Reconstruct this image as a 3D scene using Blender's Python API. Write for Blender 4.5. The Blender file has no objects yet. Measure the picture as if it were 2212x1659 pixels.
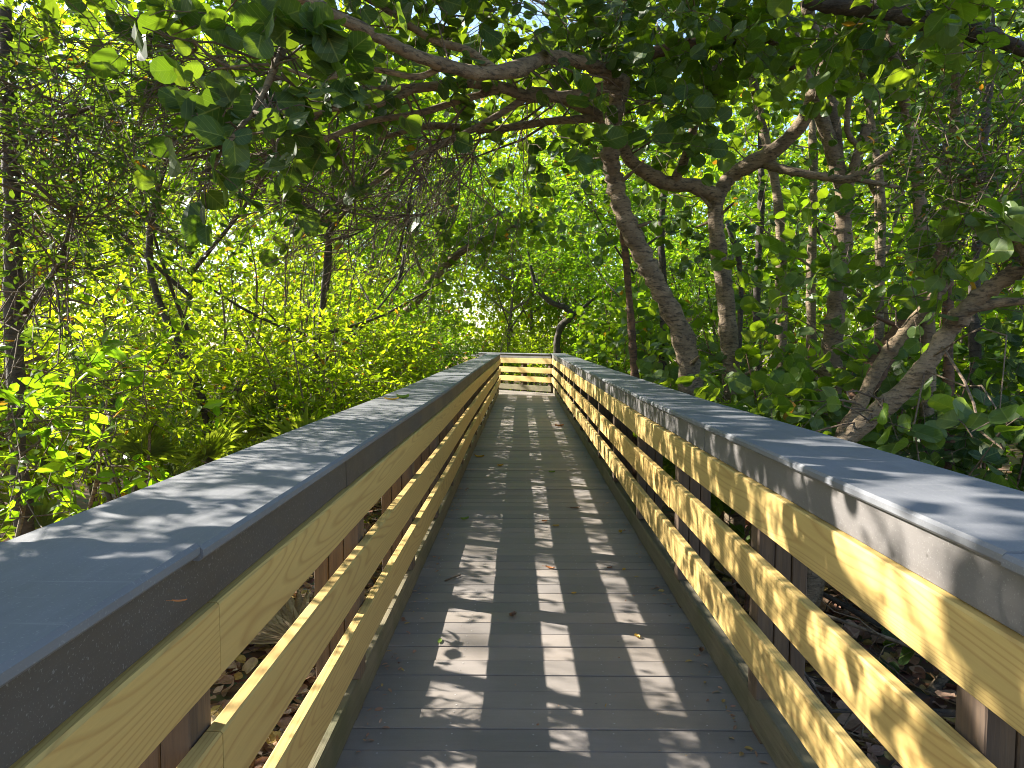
import bpy, math, random, zlib
import numpy as np
from mathutils import Vector, Matrix

S = bpy.context.scene
C = S.collection
PI = math.pi

# ------------------------------------------------------------------ camera, sky, sun, exposure
CAM_H = 1.48
PITCH, YAW = math.radians(3.546), math.radians(0.827)
cam_d = bpy.data.cameras.new('camera')
cam = bpy.data.objects.new('camera', cam_d)
C.objects.link(cam)
cam.location = (0, 0, CAM_H)
cam.rotation_euler = (PI / 2 - PITCH, 0, YAW)
cam_d.sensor_width = 36
cam_d.lens = 1759 / 2560 * 36
cam_d.clip_start, cam_d.clip_end = 0.02, 600
S.camera = cam
S.render.resolution_x, S.render.resolution_y = 1024, 768

TO_SUN = Vector((-1, 0.383, 0.642)).normalized()
world = bpy.data.worlds.new('World')
S.world = world
world.use_nodes = True
wn = world.node_tree
sky = wn.nodes.new('ShaderNodeTexSky')
sky.sky_type = 'NISHITA'
sky.sun_disc = False
sky.sun_elevation = math.asin(TO_SUN.z)
sky.sun_rotation = math.atan2(TO_SUN.x, TO_SUN.y)
wn.links.new(sky.outputs[0], wn.nodes['Background'].inputs[0])
wn.nodes['Background'].inputs[1].default_value = 0.10

sun_d = bpy.data.lights.new('sun', 'SUN')
sun_d.energy = 5.0
sun_d.angle = math.radians(0.5)
sun_d.color = (1.0, 0.93, 0.82)
sun = bpy.data.objects.new('sun', sun_d)
C.objects.link(sun)
sun.rotation_euler = (-TO_SUN).to_track_quat('-Z', 'Y').to_euler()

S.view_settings.view_transform = 'Standard'
S.view_settings.look = 'None'
S.view_settings.exposure = 1.95
S.view_settings.gamma = 1.0
cy = S.cycles
cy.max_bounces, cy.diffuse_bounces, cy.glossy_bounces = 7, 4, 2
cy.transmission_bounces, cy.transparent_max_bounces = 4, 4
cy.sample_clamp_indirect = 6.0
cy.use_denoising = True
cy.filter_width = 1.0
cy.caustics_reflective = cy.caustics_refractive = False

RNG = np.random.default_rng(7)
rnd = random.Random(11)
CAM_M = cam.rotation_euler.to_matrix()


def at(px, py, Y):
    """the point of the place at forward distance Y (metres) seen at that spot of the 2212-wide picture"""
    k = 2560 / 2212 / 1759
    d = CAM_M @ Vector(((px - 1106) * k, (829.5 - py) * k, -1))
    return np.array((d.x * Y / d.y, Y, CAM_H + d.z * Y / d.y))


# ------------------------------------------------------------------ materials
def mat(name):
    m = bpy.data.materials.new(name)
    m.use_nodes = True
    m.node_tree.nodes.clear()
    return m


class NT:
    def __init__(s, m):
        s.t = m.node_tree

    def n(s, typ, ins=None, **kw):
        nd = s.t.nodes.new('ShaderNode' + typ)
        for k, v in kw.items():
            setattr(nd, k, v)
        for k, v in (ins or {}).items():
            sock = nd.inputs[k]
            if isinstance(v, bpy.types.NodeSocket):
                s.t.links.new(v, sock)
            else:
                sock.default_value = v
        return nd

    def ramp(s, fac, stops, interp='LINEAR'):
        r = s.n('ValToRGB', {'Fac': fac})
        e = r.color_ramp.elements
        r.color_ramp.interpolation = interp
        while len(e) < len(stops):
            e.new(0.5)
        for i, (p, c) in enumerate(stops):
            e[i].position = p
            e[i].color = (*c, 1) if len(c) == 3 else c
        return r.outputs[0]

    def mix(s, fac, a, b, typ='MIX'):
        nd = s.n('Mix', data_type='RGBA', blend_type=typ)
        for sock, v in ((nd.inputs[0], fac), (nd.inputs[6], a), (nd.inputs[7], b)):
            if isinstance(v, bpy.types.NodeSocket):
                s.t.links.new(v, sock)
            else:
                sock.default_value = v if not isinstance(v, tuple) or len(v) == 4 else (*v, 1)
        return nd.outputs[2]

    def math(s, op, a, b=0.0):
        return s.n('Math', {0: a, 1: b}, operation=op).outputs[0]

    def out(s, sh):
        o = s.t.nodes.new('ShaderNodeOutputMaterial')
        s.t.links.new(sh, o.inputs[0])


def board_coord(t, scale):
    """object coordinates, shifted for every board and stretched along its grain"""
    tc = t.n('TexCoord').outputs['Object']
    r = t.n('ObjectInfo').outputs['Random']
    sh = t.n('CombineXYZ', {0: t.math('MULTIPLY', r, 31.0), 1: t.math('MULTIPLY', r, 57.0), 2: t.math('MULTIPLY', r, 17.3)}).outputs[0]
    v = t.n('VectorMath', {0: tc, 1: sh}, operation='ADD').outputs[0]
    return t.n('Mapping', {'Vector': v, 'Scale': scale}).outputs[0], r


def wood_pine():
    m = mat('new_pine')
    t = NT(m)
    v, r = board_coord(t, (2.2, 0.16, 2.2))
    big = t.n('TexNoise', {'Vector': v, 'Scale': 1.9, 'Detail': 1.0, 'Roughness': 0.4}).outputs[0]
    v2, _ = board_coord(t, (1.0, 0.5, 1.0))
    bend = t.n('TexNoise', {'Vector': v2, 'Scale': 3.0, 'Detail': 1.0}).outputs[0]
    ring = t.math('ADD', t.math('MULTIPLY', big, 46.0), t.math('MULTIPLY', bend, 4.0))
    ring = t.math('FRACT', ring)
    line = t.ramp(ring, [(0.0, (0.2, 0.2, 0.2)), (0.55, (0.0, 0.0, 0.0)), (0.86, (1, 1, 1)), (1.0, (0.2, 0.2, 0.2))])
    v3, _ = board_coord(t, (14, 0.7, 14))
    fine = t.n('TexNoise', {'Vector': v3, 'Scale': 9.0, 'Detail': 3.0}).outputs[0]
    base = t.mix(t.math('MULTIPLY', line, 0.75), (0.570, 0.412, 0.142), (0.375, 0.222, 0.066))
    base = t.mix(t.ramp(fine, [(0.35, (0, 0, 0)), (0.75, (0.5, 0.5, 0.5))]), base, (0.46, 0.32, 0.108))
    tone = t.ramp(r, [(0, (0.86, 0.86, 0.88)), (0.5, (1, 1, 1)), (1, (1.06, 1.0, 0.92))])
    base = t.mix(1.0, base, tone, 'MULTIPLY')
    # knots
    vk, _ = board_coord(t, (1.0, 0.55, 1.0))
    vor = t.n('TexVoronoi', {'Vector': vk, 'Scale': 2.1, 'Randomness': 1.0}).outputs['Distance']
    knot = t.ramp(vor, [(0.0, (1, 1, 1)), (0.035, (0.9, 0.9, 0.9)), (0.055, (0, 0, 0))])
    base = t.mix(knot, base, (0.13, 0.07, 0.03))
    bump = t.n('Bump', {'Height': fine, 'Strength': 0.12, 'Distance': 0.004}).outputs[0]
    p = t.n('BsdfPrincipled', {'Base Color': base, 'Roughness': 0.62, 'Normal': bump})
    t.out(p.outputs[0])
    return m


def wood_old(name, a, b, streak=18.0, bump_s=0.5, green=None):
    m = mat(name)
    t = NT(m)
    v, r = board_coord(t, (streak, 0.9 if name != 'post_wood' else streak, streak if name != 'post_wood' else 0.9))
    n1 = t.n('TexNoise', {'Vector': v, 'Scale': 3.0, 'Detail': 5.0, 'Roughness': 0.65}).outputs[0]
    v2, _ = board_coord(t, (1, 1, 1))
    n2 = t.n('TexNoise', {'Vector': v2, 'Scale': 3.2, 'Detail': 3.0}).outputs[0]
    col = t.mix(t.ramp(n1, [(0.3, (0, 0, 0)), (0.7, (1, 1, 1))]), a, b)
    if green:
        col = t.mix(t.ramp(n2, [(0.45, (0, 0, 0)), (0.7, (0.75, 0.75, 0.75))]), col, green)
    crack = t.ramp(n1, [(0.22, (0.25, 0.25, 0.25)), (0.34, (1, 1, 1))])
    col = t.mix(1.0, col, crack, 'MULTIPLY')
    col = t.mix(1.0, col, t.ramp(r, [(0, (0.8, 0.8, 0.82)), (1, (1.12, 1.08, 1.0))]), 'MULTIPLY')
    bump = t.n('Bump', {'Height': n1, 'Strength': bump_s, 'Distance': 0.006}).outputs[0]
    t.out(t.n('BsdfPrincipled', {'Base Color': col, 'Roughness': 0.8, 'Normal': bump}).outputs[0])
    return m


def composite(name, a, b, rough=0.55, deck=False):
    m = mat(name)
    t = NT(m)
    tc = t.n('TexCoord').outputs['Object']
    r = t.n('NewGeometry').outputs['Random Per Island'] if deck else t.n('ObjectInfo').outputs['Random']
    n1 = t.n('TexNoise', {'Vector': t.n('Mapping', {'Vector': tc, 'Scale': (1, 9, 9) if deck else (9, 0.9, 9)}).outputs[0], 'Scale': 5.0, 'Detail': 6.0, 'Roughness': 0.7}).outputs[0]
    n2 = t.n('TexNoise', {'Vector': tc, 'Scale': 2.3, 'Detail': 4.0, 'Roughness': 0.6}).outputs[0]
    n3 = t.n('TexNoise', {'Vector': tc, 'Scale': 240.0, 'Detail': 2.0}).outputs[0]
    f = t.math('ADD', t.math('MULTIPLY', n1, 0.22 if deck else 0.35), t.math('MULTIPLY', n2, 0.78 if deck else 0.65))
    col = t.mix(t.ramp(f, [(0.32, (0, 0, 0)), (0.68, (1, 1, 1))]), a, b)
    col = t.mix(t.ramp(n3, [(0.62, (0, 0, 0)), (0.72, (0.28, 0.28, 0.28))]), col, (0.36, 0.35, 0.34))
    spot = t.n('TexVoronoi', {'Vector': tc, 'Scale': 7.0}).outputs['Distance']
    spot = t.ramp(spot, [(0.02, (1, 1, 1)), (0.045, (0, 0, 0))])
    col = t.mix(t.math('MULTIPLY', spot, 0.7), col, (0.045, 0.04, 0.035))
    if not deck:
        drop = t.n('TexVoronoi', {'Vector': t.n('Mapping', {'Vector': tc, 'Location': (3.3, 1.7, 0.4)}).outputs[0], 'Scale': 3.4}).outputs['Distance']
        col = t.mix(t.math('MULTIPLY', t.ramp(drop, [(0.015, (1, 1, 1)), (0.03, (0, 0, 0))]), 0.8), col, (0.42, 0.43, 0.42))
        scr = t.n('TexNoise', {'Vector': t.n('Mapping', {'Vector': tc, 'Rotation': (0, 0, 0.5), 'Scale': (2.0, 60, 60)}).outputs[0], 'Scale': 2.0, 'Detail': 2.0}).outputs[0]
        col = t.mix(t.ramp(scr, [(0.66, (0, 0, 0)), (0.74, (0.5, 0.5, 0.5))]), col, (0.24, 0.24, 0.24))
    col = t.mix(1.0, col, t.ramp(r, [(0, (0.80, 0.81, 0.84)), (0.5, (0.98, 0.97, 0.96)), (1, (1.18, 1.13, 1.07))] if deck else [(0, (0.95, 0.95, 0.97)), (1, (1.05, 1.03, 1.01))]), 'MULTIPLY')
    bump = t.n('Bump', {'Height': n1, 'Strength': 0.10 if deck else 0.2, 'Distance': 0.003}).outputs[0]
    rg = t.ramp(n2, [(0.3, (rough - 0.1,) * 3), (0.7, (rough + 0.15,) * 3)])
    t.out(t.n('BsdfPrincipled', {'Base Color': col, 'Roughness': rg, 'Normal': bump}).outputs[0])
    return m


def leaf_mat(name, cols, trans, rough=0.38, mix=0.45, veins=0.0, dead=0.015):
    m = mat(name)
    t = NT(m)
    r = t.n('NewGeometry').outputs['Random Per Island']
    k = len(cols)
    stops = [(i / k, c) for i, c in enumerate(cols)]
    col = t.ramp(r, stops)
    tcol = t.ramp(r, [(0, trans[0]), (1, trans[1])])
    # a few leaves on every plant are turning yellow or rust
    old = t.ramp(t.math('FRACT', t.math('MULTIPLY', r, 37.7)), [(0, (1, 1, 1)), (dead, (1, 1, 1)), (dead + 0.001, (0, 0, 0))], 'CONSTANT')
    if dead:
        col = t.mix(old, col, (0.30, 0.16, 0.02))
        tcol = t.mix(old, tcol, (0.50, 0.24, 0.015))
    if veins:
        uv = t.n('UVMap').outputs[0]
        sep = t.n('SeparateXYZ', {0: uv})
        u, v = sep.outputs[0], t.math('ABSOLUTE', t.math('SUBTRACT', sep.outputs[1], 0.5))
        mid = t.ramp(v, [(0.0, (1, 1, 1)), (0.012, (1, 1, 1)), (0.03, (0, 0, 0))])
        ph = t.math('FRACT', t.math('ADD', t.math('MULTIPLY', u, 5.2), t.math('MULTIPLY', v, -4.6)))
        side = t.ramp(ph, [(0.0, (0.8, 0.8, 0.8)), (0.06, (0.7, 0.7, 0.7)), (0.13, (0, 0, 0))])
        vf = t.math('MULTIPLY', t.math('MAXIMUM', mid, side), veins)
        col = t.mix(vf, col, (0.22, 0.26, 0.07))
    nz = t.n('TexNoise', {'Vector': t.n('TexCoord').outputs['Object'], 'Scale': 26.0, 'Detail': 2.0}).outputs[0]
    col = t.mix(1.0, col, t.ramp(nz, [(0.3, (0.8, 0.82, 0.8)), (0.7, (1.15, 1.12, 1.1))]), 'MULTIPLY')
    p = t.n('BsdfPrincipled', {'Base Color': col, 'Roughness': rough, 'Specular IOR Level': 0.25})
    tr = t.n('BsdfTranslucent', {'Color': tcol})
    t.out(t.n('MixShader', {0: mix, 1: p.outputs[0], 2: tr.outputs[0]}).outputs[0])
    return m


def bark_mat(name, a, b, dark, band=16.0):
    m = mat(name)
    t = NT(m)
    tc = t.n('TexCoord').outputs['Object']
    n1 = t.n('TexNoise', {'Vector': tc, 'Scale': 7.0, 'Detail': 6.0, 'Roughness': 0.65}).outputs[0]
    n2 = t.n('TexNoise', {'Vector': t.n('Mapping', {'Vector': tc, 'Scale': (1, 1, 3.5)}).outputs[0], 'Scale': band, 'Detail': 5.0, 'Roughness': 0.7}).outputs[0]
    col = t.mix(t.ramp(n1, [(0.40, (0, 0, 0)), (0.60, (1, 1, 1))]), a, b)
    n3 = t.n('TexNoise', {'Vector': t.n('Mapping', {'Vector': tc, 'Scale': (1, 1, 7)}).outputs[0], 'Scale': band * 1.6, 'Detail': 3.0}).outputs[0]
    col = t.mix(t.ramp(n3, [(0.50, (0, 0, 0)), (0.62, (0.55, 0.55, 0.55))]), col, b)
    col = t.mix(t.ramp(n2, [(0.50, (0, 0, 0)), (0.62, (0.95, 0.95, 0.95))]), col, dark)
    h = t.math('ADD', n1, n2)
    bump = t.n('Bump', {'Height': h, 'Strength': 0.9, 'Distance': 0.02}).outputs[0]
    t.out(t.n('BsdfPrincipled', {'Base Color': col, 'Roughness': 0.85, 'Normal': bump}).outputs[0])
    return m


def plain(name, cols, rough=0.7, mixt=0.0, trans=(0.3, 0.15, 0.05)):
    m = mat(name)
    t = NT(m)
    r = t.n('NewGeometry').outputs['Random Per Island']
    col = t.ramp(r, [(i / len(cols), c) for i, c in enumerate(cols)])
    nz = t.n('TexNoise', {'Vector': t.n('TexCoord').outputs['Object'], 'Scale': 40.0, 'Detail': 3.0}).outputs[0]
    col = t.mix(1.0, col, t.ramp(nz, [(0.3, (0.7, 0.7, 0.7)), (0.7, (1.2, 1.2, 1.2))]), 'MULTIPLY')
    p = t.n('BsdfPrincipled', {'Base Color': col, 'Roughness': rough}).outputs[0]
    if mixt:
        p = t.n('MixShader', {0: mixt, 1: p, 2: t.n('BsdfTranslucent', {'Color': (*trans, 1)}).outputs[0]}).outputs[0]
    t.out(p)
    return m


M = {}
M['pine'] = wood_pine()
M['post'] = wood_old('post_wood', (0.16, 0.108, 0.068), (0.08, 0.056, 0.042))
M['kerb'] = wood_old('kerb_wood', (0.19, 0.165, 0.105), (0.115, 0.10, 0.064), 22.0, 0.7, (0.075, 0.080, 0.034))
M['cap'] = composite('rail_cap', (0.108, 0.116, 0.131), (0.172, 0.180, 0.194), 0.68)
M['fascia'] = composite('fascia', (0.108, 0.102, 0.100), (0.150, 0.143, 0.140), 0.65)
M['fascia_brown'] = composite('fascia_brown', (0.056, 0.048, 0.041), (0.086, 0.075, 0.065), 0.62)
M['deck'] = composite('deck_boards', (0.172, 0.154, 0.140), (0.255, 0.230, 0.212), 0.66, True)
M['dark_gap'] = plain('dark_gap', [(0.01, 0.009, 0.008)], 0.9)
M['screw'] = plain('screw', [(0.30, 0.30, 0.31), (0.42, 0.41, 0.40)], 0.35)
M['bark_grey'] = bark_mat('bark_grey', (0.29, 0.215, 0.135), (0.165, 0.122, 0.077), (0.060, 0.046, 0.033))
M['bark_tan'] = bark_mat('bark_tan', (0.27, 0.20, 0.12), (0.165, 0.115, 0.07), (0.075, 0.056, 0.038), 20.0)
M['bark_red'] = bark_mat('bark_red', (0.20, 0.10, 0.055), (0.115, 0.064, 0.038), (0.055, 0.034, 0.024), 9.0)
M['bark_dark'] = bark_mat('bark_dark', (0.10, 0.08, 0.06), (0.058, 0.046, 0.037), (0.03, 0.024, 0.02))
M['twig'] = bark_mat('twig_bark', (0.20, 0.14, 0.09), (0.12, 0.084, 0.058), (0.07, 0.05, 0.036), 30.0)
M['grape'] = leaf_mat('sea_grape_leaf', [(0.036, 0.072, 0.020), (0.046, 0.088, 0.024), (0.056, 0.102, 0.028), (0.075, 0.115, 0.045)],
                      [(0.24, 0.40, 0.012), (0.42, 0.56, 0.018)], 0.40, 0.42, 0.6, 0.0015)
M['grape_far'] = leaf_mat('sea_grape_leaf_far', [(0.038, 0.080, 0.020), (0.052, 0.100, 0.024), (0.066, 0.116, 0.028)],
                          [(0.22, 0.40, 0.010), (0.42, 0.58, 0.014)], 0.40, 0.45, 0.0, 0.004)
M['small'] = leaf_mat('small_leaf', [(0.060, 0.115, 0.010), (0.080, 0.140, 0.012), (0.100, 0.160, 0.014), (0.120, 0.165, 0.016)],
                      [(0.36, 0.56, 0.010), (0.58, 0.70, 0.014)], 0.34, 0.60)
M['mangrove'] = leaf_mat('mangrove_leaf', [(0.040, 0.100, 0.010), (0.055, 0.120, 0.012), (0.070, 0.140, 0.014)],
                         [(0.24, 0.50, 0.010), (0.44, 0.64, 0.014)], 0.36, 0.55)
M['shade_leaf'] = leaf_mat('shaded_small_leaf', [(0.030, 0.062, 0.014), (0.042, 0.080, 0.018), (0.052, 0.095, 0.020)],
                           [(0.10, 0.20, 0.010), (0.22, 0.34, 0.014)], 0.36, 0.38)  # shade on the slender tree is put into this leaf colour
M['grape_dark'] = leaf_mat('old_shaded_grape_leaf', [(0.022, 0.052, 0.020), (0.030, 0.066, 0.024), (0.038, 0.078, 0.026), (0.055, 0.09, 0.042)],
                           [(0.13, 0.24, 0.010), (0.26, 0.38, 0.014)], 0.42, 0.36, 0.75, 0.0)  # older, thicker leaves; shade under the canopy is also put into their colour
M['palmetto'] = leaf_mat('palmetto_leaf', [(0.075, 0.115, 0.028), (0.095, 0.135, 0.032)],
                         [(0.36, 0.46, 0.025), (0.46, 0.54, 0.035)], 0.4, 0.45, 0.0, 0.0)
M['dry'] = plain('dry_frond', [(0.30, 0.205, 0.11), (0.40, 0.29, 0.17), (0.22, 0.145, 0.08)], 0.75, 0.2, (0.4, 0.26, 0.1))
M['litter'] = plain('litter_leaf', [(0.33, 0.165, 0.095), (0.42, 0.245, 0.16), (0.24, 0.115, 0.07), (0.50, 0.34, 0.24), (0.36, 0.19, 0.135), (0.46, 0.32, 0.10)], 0.6, 0.15)
M['yellow'] = plain('yellow_leaf', [(0.55, 0.36, 0.03), (0.50, 0.30, 0.04)], 0.5, 0.2, (0.6, 0.4, 0.03))
M['orange'] = plain('orange_leaf', [(0.46, 0.17, 0.04), (0.40, 0.14, 0.04)], 0.5, 0.2, (0.6, 0.25, 0.03))
M['green_leaf'] = plain('green_leaf', [(0.16, 0.26, 0.03), (0.14, 0.22, 0.03)], 0.5, 0.2, (0.3, 0.45, 0.03))
M['brown_leaf'] = plain('brown_leaf', [(0.22, 0.12, 0.07), (0.17, 0.09, 0.05)], 0.6, 0.1)


def ground_mat():
    m = mat('forest_floor')
    t = NT(m)
    tc = t.n('TexCoord').outputs['Object']
    n1 = t.n('TexNoise', {'Vector': tc, 'Scale': 1.1, 'Detail': 7.0, 'Roughness': 0.7}).outputs[0]
    vor = t.n('TexVoronoi', {'Vector': tc, 'Scale': 14.0}).outputs['Color']
    col = t.mix(t.ramp(n1, [(0.35, (0, 0, 0)), (0.65, (1, 1, 1))]), (0.09, 0.062, 0.042), (0.165, 0.11, 0.07))
    col = t.mix(0.35, col, t.mix(1.0, vor, (0.30, 0.17, 0.10), 'MULTIPLY'))
    bump = t.n('Bump', {'Height': vor, 'Strength': 0.8, 'Distance': 0.03}).outputs[0]
    t.out(t.n('BsdfPrincipled', {'Base Color': col, 'Roughness': 0.9, 'Normal': bump}).outputs[0])
    return m


M['ground'] = ground_mat()


# ------------------------------------------------------------------ object helpers
def tag(o, label=None, cat=None, group=None, kind=None):
    for k, v in (('label', label), ('category', cat), ('group', group), ('kind', kind)):
        if v:
            o[k] = v
    return o


def empty(name, loc, label, cat, group=None):
    o = bpy.data.objects.new(name, None)
    o.location = Vector(loc)
    C.objects.link(o)
    return tag(o, label, cat, group)


def mesh_obj(name, V, loops, starts, totals, m, parent=None, uv=None, mats=None, fmat=None, smooth=False):
    me = bpy.data.meshes.new(name)
    V = np.asarray(V, dtype=np.float32)
    off = np.array(parent.location, dtype=np.float32) if parent is not None else np.zeros(3, np.float32)
    if parent is not None and parent.parent is not None:
        off = off * 0
    if parent is not None:
        p, off = parent, np.zeros(3, np.float32)
        while p is not None:
            off = off + np.array(p.location, dtype=np.float32)
            p = p.parent
    V = V - off
    me.vertices.add(len(V))
    me.vertices.foreach_set('co', V.ravel())
    me.loops.add(len(loops))
    me.loops.foreach_set('vertex_index', np.asarray(loops, dtype=np.int32))
    me.polygons.add(len(starts))
    me.polygons.foreach_set('loop_start', np.asarray(starts, dtype=np.int32))
    me.polygons.foreach_set('loop_total', np.asarray(totals, dtype=np.int32))
    for mm in (mats or [m]):
        me.materials.append(mm)
    if fmat is not None:
        me.polygons.foreach_set('material_index', np.asarray(fmat, dtype=np.int32))
    if uv is not None:
        l = me.uv_layers.new(name='UVMap')
        l.data.foreach_set('uv', np.asarray(uv, dtype=np.float32).ravel())
    me.polygons.foreach_set('use_smooth', np.full(len(starts), bool(smooth)))
    me.update(calc_edges=True)
    me.validate()
    o = bpy.data.objects.new(name, me)
    C.objects.link(o)
    if parent is not None:
        o.parent = parent
    return o


class MB:
    """collects shapes that become ONE mesh object"""

    def __init__(s):
        s.v, s.f, s.m, s.n = [], [], [], 0

    def add(s, V, F, mi=0):
        V = np.asarray(V, dtype=float)
        s.v.append(V)
        s.f.extend([tuple(i + s.n for i in f) for f in F])
        s.m.extend([mi] * len(F))
        s.n += len(V)

    def build(s, name, m, parent=None, mats=None, smooth=False):
        V = np.concatenate(s.v)
        loops = [i for f in s.f for i in f]
        tot = [len(f) for f in s.f]
        st = np.concatenate([[0], np.cumsum(tot)[:-1]])
        return mesh_obj(name, V, loops, st, tot, m, parent, mats=mats, fmat=s.m if mats else None, smooth=smooth)

    # prism of a chamfered rectangle swept along y with waviness (a board lying along the walk)
    def board_y(s, x0, x1, z0, z1, y0, y1, ch=0.004, step=0.35, dx=None, dz=None, mi=0):
        n = max(2, int((y1 - y0) / step) + 1)
        prof = [(x0 + ch, z0), (x1 - ch, z0), (x1, z0 + ch), (x1, z1 - ch), (x1 - ch, z1), (x0 + ch, z1), (x0, z1 - ch), (x0, z0 + ch)]
        V, F = [], []
        for i in range(n):
            y = y0 + (y1 - y0) * i / (n - 1)
            ox = dx(y) if dx else 0
            oz = dz(y) if dz else 0
            V += [(x + ox, y, z + oz) for x, z in prof]
        k = len(prof)
        for i in range(n - 1):
            for j in range(k):
                a, b = i * k + j, i * k + (j + 1) % k
                F.append((a, b, b + k, a + k))
        F.append(tuple(range(k))[::1])
        F.append(tuple((n - 1) * k + j for j in reversed(range(k))))
        s.add(V, F, mi)

    def box(s, x0, x1, y0, y1, z0, z1, ch=0.004, mi=0):
        # chamfer on vertical edges
        prof = [(x0 + ch, y0), (x1 - ch, y0), (x1, y0 + ch), (x1, y1 - ch), (x1 - ch, y1), (x0 + ch, y1), (x0, y1 - ch), (x0, y0 + ch)]
        V = [(x, y, z0) for x, y in prof] + [(x, y, z1) for x, y in prof]
        F = [(j, (j + 1) % 8, (j + 1) % 8 + 8, j + 8) for j in range(8)]
        F += [tuple(reversed(range(8))), tuple(range(8, 16))]
        s.add(V, F, mi)

    def disc(s, c, r, n=7, mi=0):
        a = np.arange(n) / n * 2 * PI
        s.add(np.stack([c[0] + r * np.cos(a), c[1] + r * np.sin(a), np.full(n, c[2])], 1), [tuple(range(n))], mi)


# ------------------------------------------------------------------ tubes and leaves (vectorised)
def catmull(P, n):
    P = np.asarray(P, dtype=float)
    Q = np.vstack([2 * P[0] - P[1], P, 2 * P[-1] - P[-2]])
    out = []
    for i in range(1, len(Q) - 2):
        p0, p1, p2, p3 = Q[i - 1:i + 3]
        for t in np.linspace(0, 1, n, endpoint=False):
            out.append(0.5 * (2 * p1 + (p2 - p0) * t + (2 * p0 - 5 * p1 + 4 * p2 - p3) * t * t + (3 * p1 - p0 - 3 * p2 + p3) * t ** 3))
    out.append(P[-1])
    return np.array(out)


def tubes(PT, R, sides):
    """PT (n,m,3), R (n,m) -> V, F(quads)"""
    n, m, _ = PT.shape
    T = np.gradient(PT, axis=1)
    T /= np.linalg.norm(T, axis=2, keepdims=True) + 1e-9
    ref = np.tile(np.array([0.31, 0.52, 0.23]), (n, 1))
    main = PT[:, -1] - PT[:, 0]
    vert = np.abs(main[:, 2]) > 0.6 * np.linalg.norm(main, axis=1)
    ref[vert] = (1, 0.21, 0.03)
    ref[~vert] = (0.05, 0.11, 1)
    U = np.cross(T, ref[:, None, :])
    U /= np.linalg.norm(U, axis=2, keepdims=True) + 1e-9
    W = np.cross(T, U)
    a = np.arange(sides) / sides * 2 * PI
    V = PT[:, :, None, :] + R[:, :, None, None] * (np.cos(a)[None, None, :, None] * U[:, :, None, :] + np.sin(a)[None, None, :, None] * W[:, :, None, :])
    V = V.reshape(-1, 3)
    i = np.arange(n)[:, None, None] * m * sides
    j = np.arange(m - 1)[None, :, None] * sides
    k = np.arange(sides)[None, None, :]
    k2 = (k + 1) % sides
    F = np.stack(np.broadcast_arrays(i + j + k, i + j + k2, i + j + sides + k2, i + j + sides + k), -1).reshape(-1, 4)
    return V, F


class TubeBuf:
    def __init__(s):
        s.V, s.F, s.n = [], [], 0

    def add(s, V, F):
        s.V.append(V)
        s.F.append(F + s.n)
        s.n += len(V)

    def many(s, PT, R, sides=3):
        if len(PT):
            s.add(*tubes(np.asarray(PT), np.asarray(R), sides))

    def line(s, pts, radii, sides=9, sub=6, rough=0.06, seed=0):
        """a smooth, slightly lumpy limb through the given points"""
        P = catmull(pts, sub)
        r = np.interp(np.linspace(0, 1, len(P)), np.linspace(0, 1, len(radii)), radii)
        g = np.random.default_rng(seed + len(P))
        r = r * (1 + rough * g.standard_normal(len(r)))
        V, F = tubes(P[None], r[None], sides)
        V = V + g.standard_normal(V.shape) * (r.repeat(sides)[:, None] * 0.05)
        caps = np.array([[0, 0, 0, 0]])
        s.add(V, F)
        k = len(P) * sides
        # end cap: a small cone
        tip = P[-1] + (P[-1] - P[-2]) * 0.3
        s.V.append(tip[None])
        tri = np.array([[k - sides + i, k - sides + (i + 1) % sides, k, k] for i in range(sides)])
        s.F.append(tri + s.n - k)
        s.n += 1
        return P

    def build(s, name, m, parent=None, smooth=True):
        if not s.V:
            return None
        V, F = np.concatenate(s.V), np.concatenate(s.F)
        tri = F[:, 2] == F[:, 3]
        tot = np.where(tri, 3, 4)
        keep = np.ones(F.shape, bool)
        keep[tri, 3] = False
        st = np.concatenate([[0], np.cumsum(tot)[:-1]])
        return mesh_obj(name, V, F[keep], st, tot, m, parent, smooth=smooth)


def tmpl_small():
    V = np.array([(0, 0, 0), (.32, .20, .05), (.32, 0, 0), (.32, -.20, .05), (.70, .17, .03), (.70, 0, -.02), (.70, -.17, .03), (1, 0, -.09)])
    F = [(0, 2, 1), (0, 3, 2), (1, 2, 5, 4), (2, 3, 6, 5), (4, 5, 7), (5, 6, 7)]
    return V, F


def tmpl_far():
    return np.array([(0, 0, 0), (.5, .24, .05), (1, 0, -.05), (.5, -.24, .05)]), [(0, 1, 2), (0, 2, 3)]


def tmpl_round(n=14):
    a = np.linspace(0, 2 * PI, n, endpoint=False) + PI
    r = 0.5 * (1 + 0.03 * np.cos(2 * a))
    r[0] = 0.38
    x = 0.5 + r * np.cos(a)
    y = 1.06 * r * np.sin(a)
    z = 0.16 * np.abs(y) + 0.05 * np.sin(3 * a) - 0.06 * (x - .5) ** 2
    rim = np.stack([x, y, z], 1)
    spine = np.array([(0.25, 0, 0.0), (0.5, 0, 0.0), (0.78, 0, -0.01)])
    V = np.vstack([rim, spine])
    s0 = n
    F = []
    for i in range(n):
        j = (i + 1) % n
        mx = (x[i] + x[j]) / 2
        c = s0 if mx < 0.34 else (s0 + 1 if mx < 0.68 else s0 + 2)
        F.append((i, j, c))
    h = n // 2
    # close the wedges between neighbouring fans
    out = []
    for f in F:
        out.append(f)
    for i in range(n):
        a0 = [f[2] for f in F if f[1] == i][0]
        b0 = [f[2] for f in F if f[0] == i][0]
        if a0 != b0:
            out.append((i, b0, a0))
    return V, out


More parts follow.
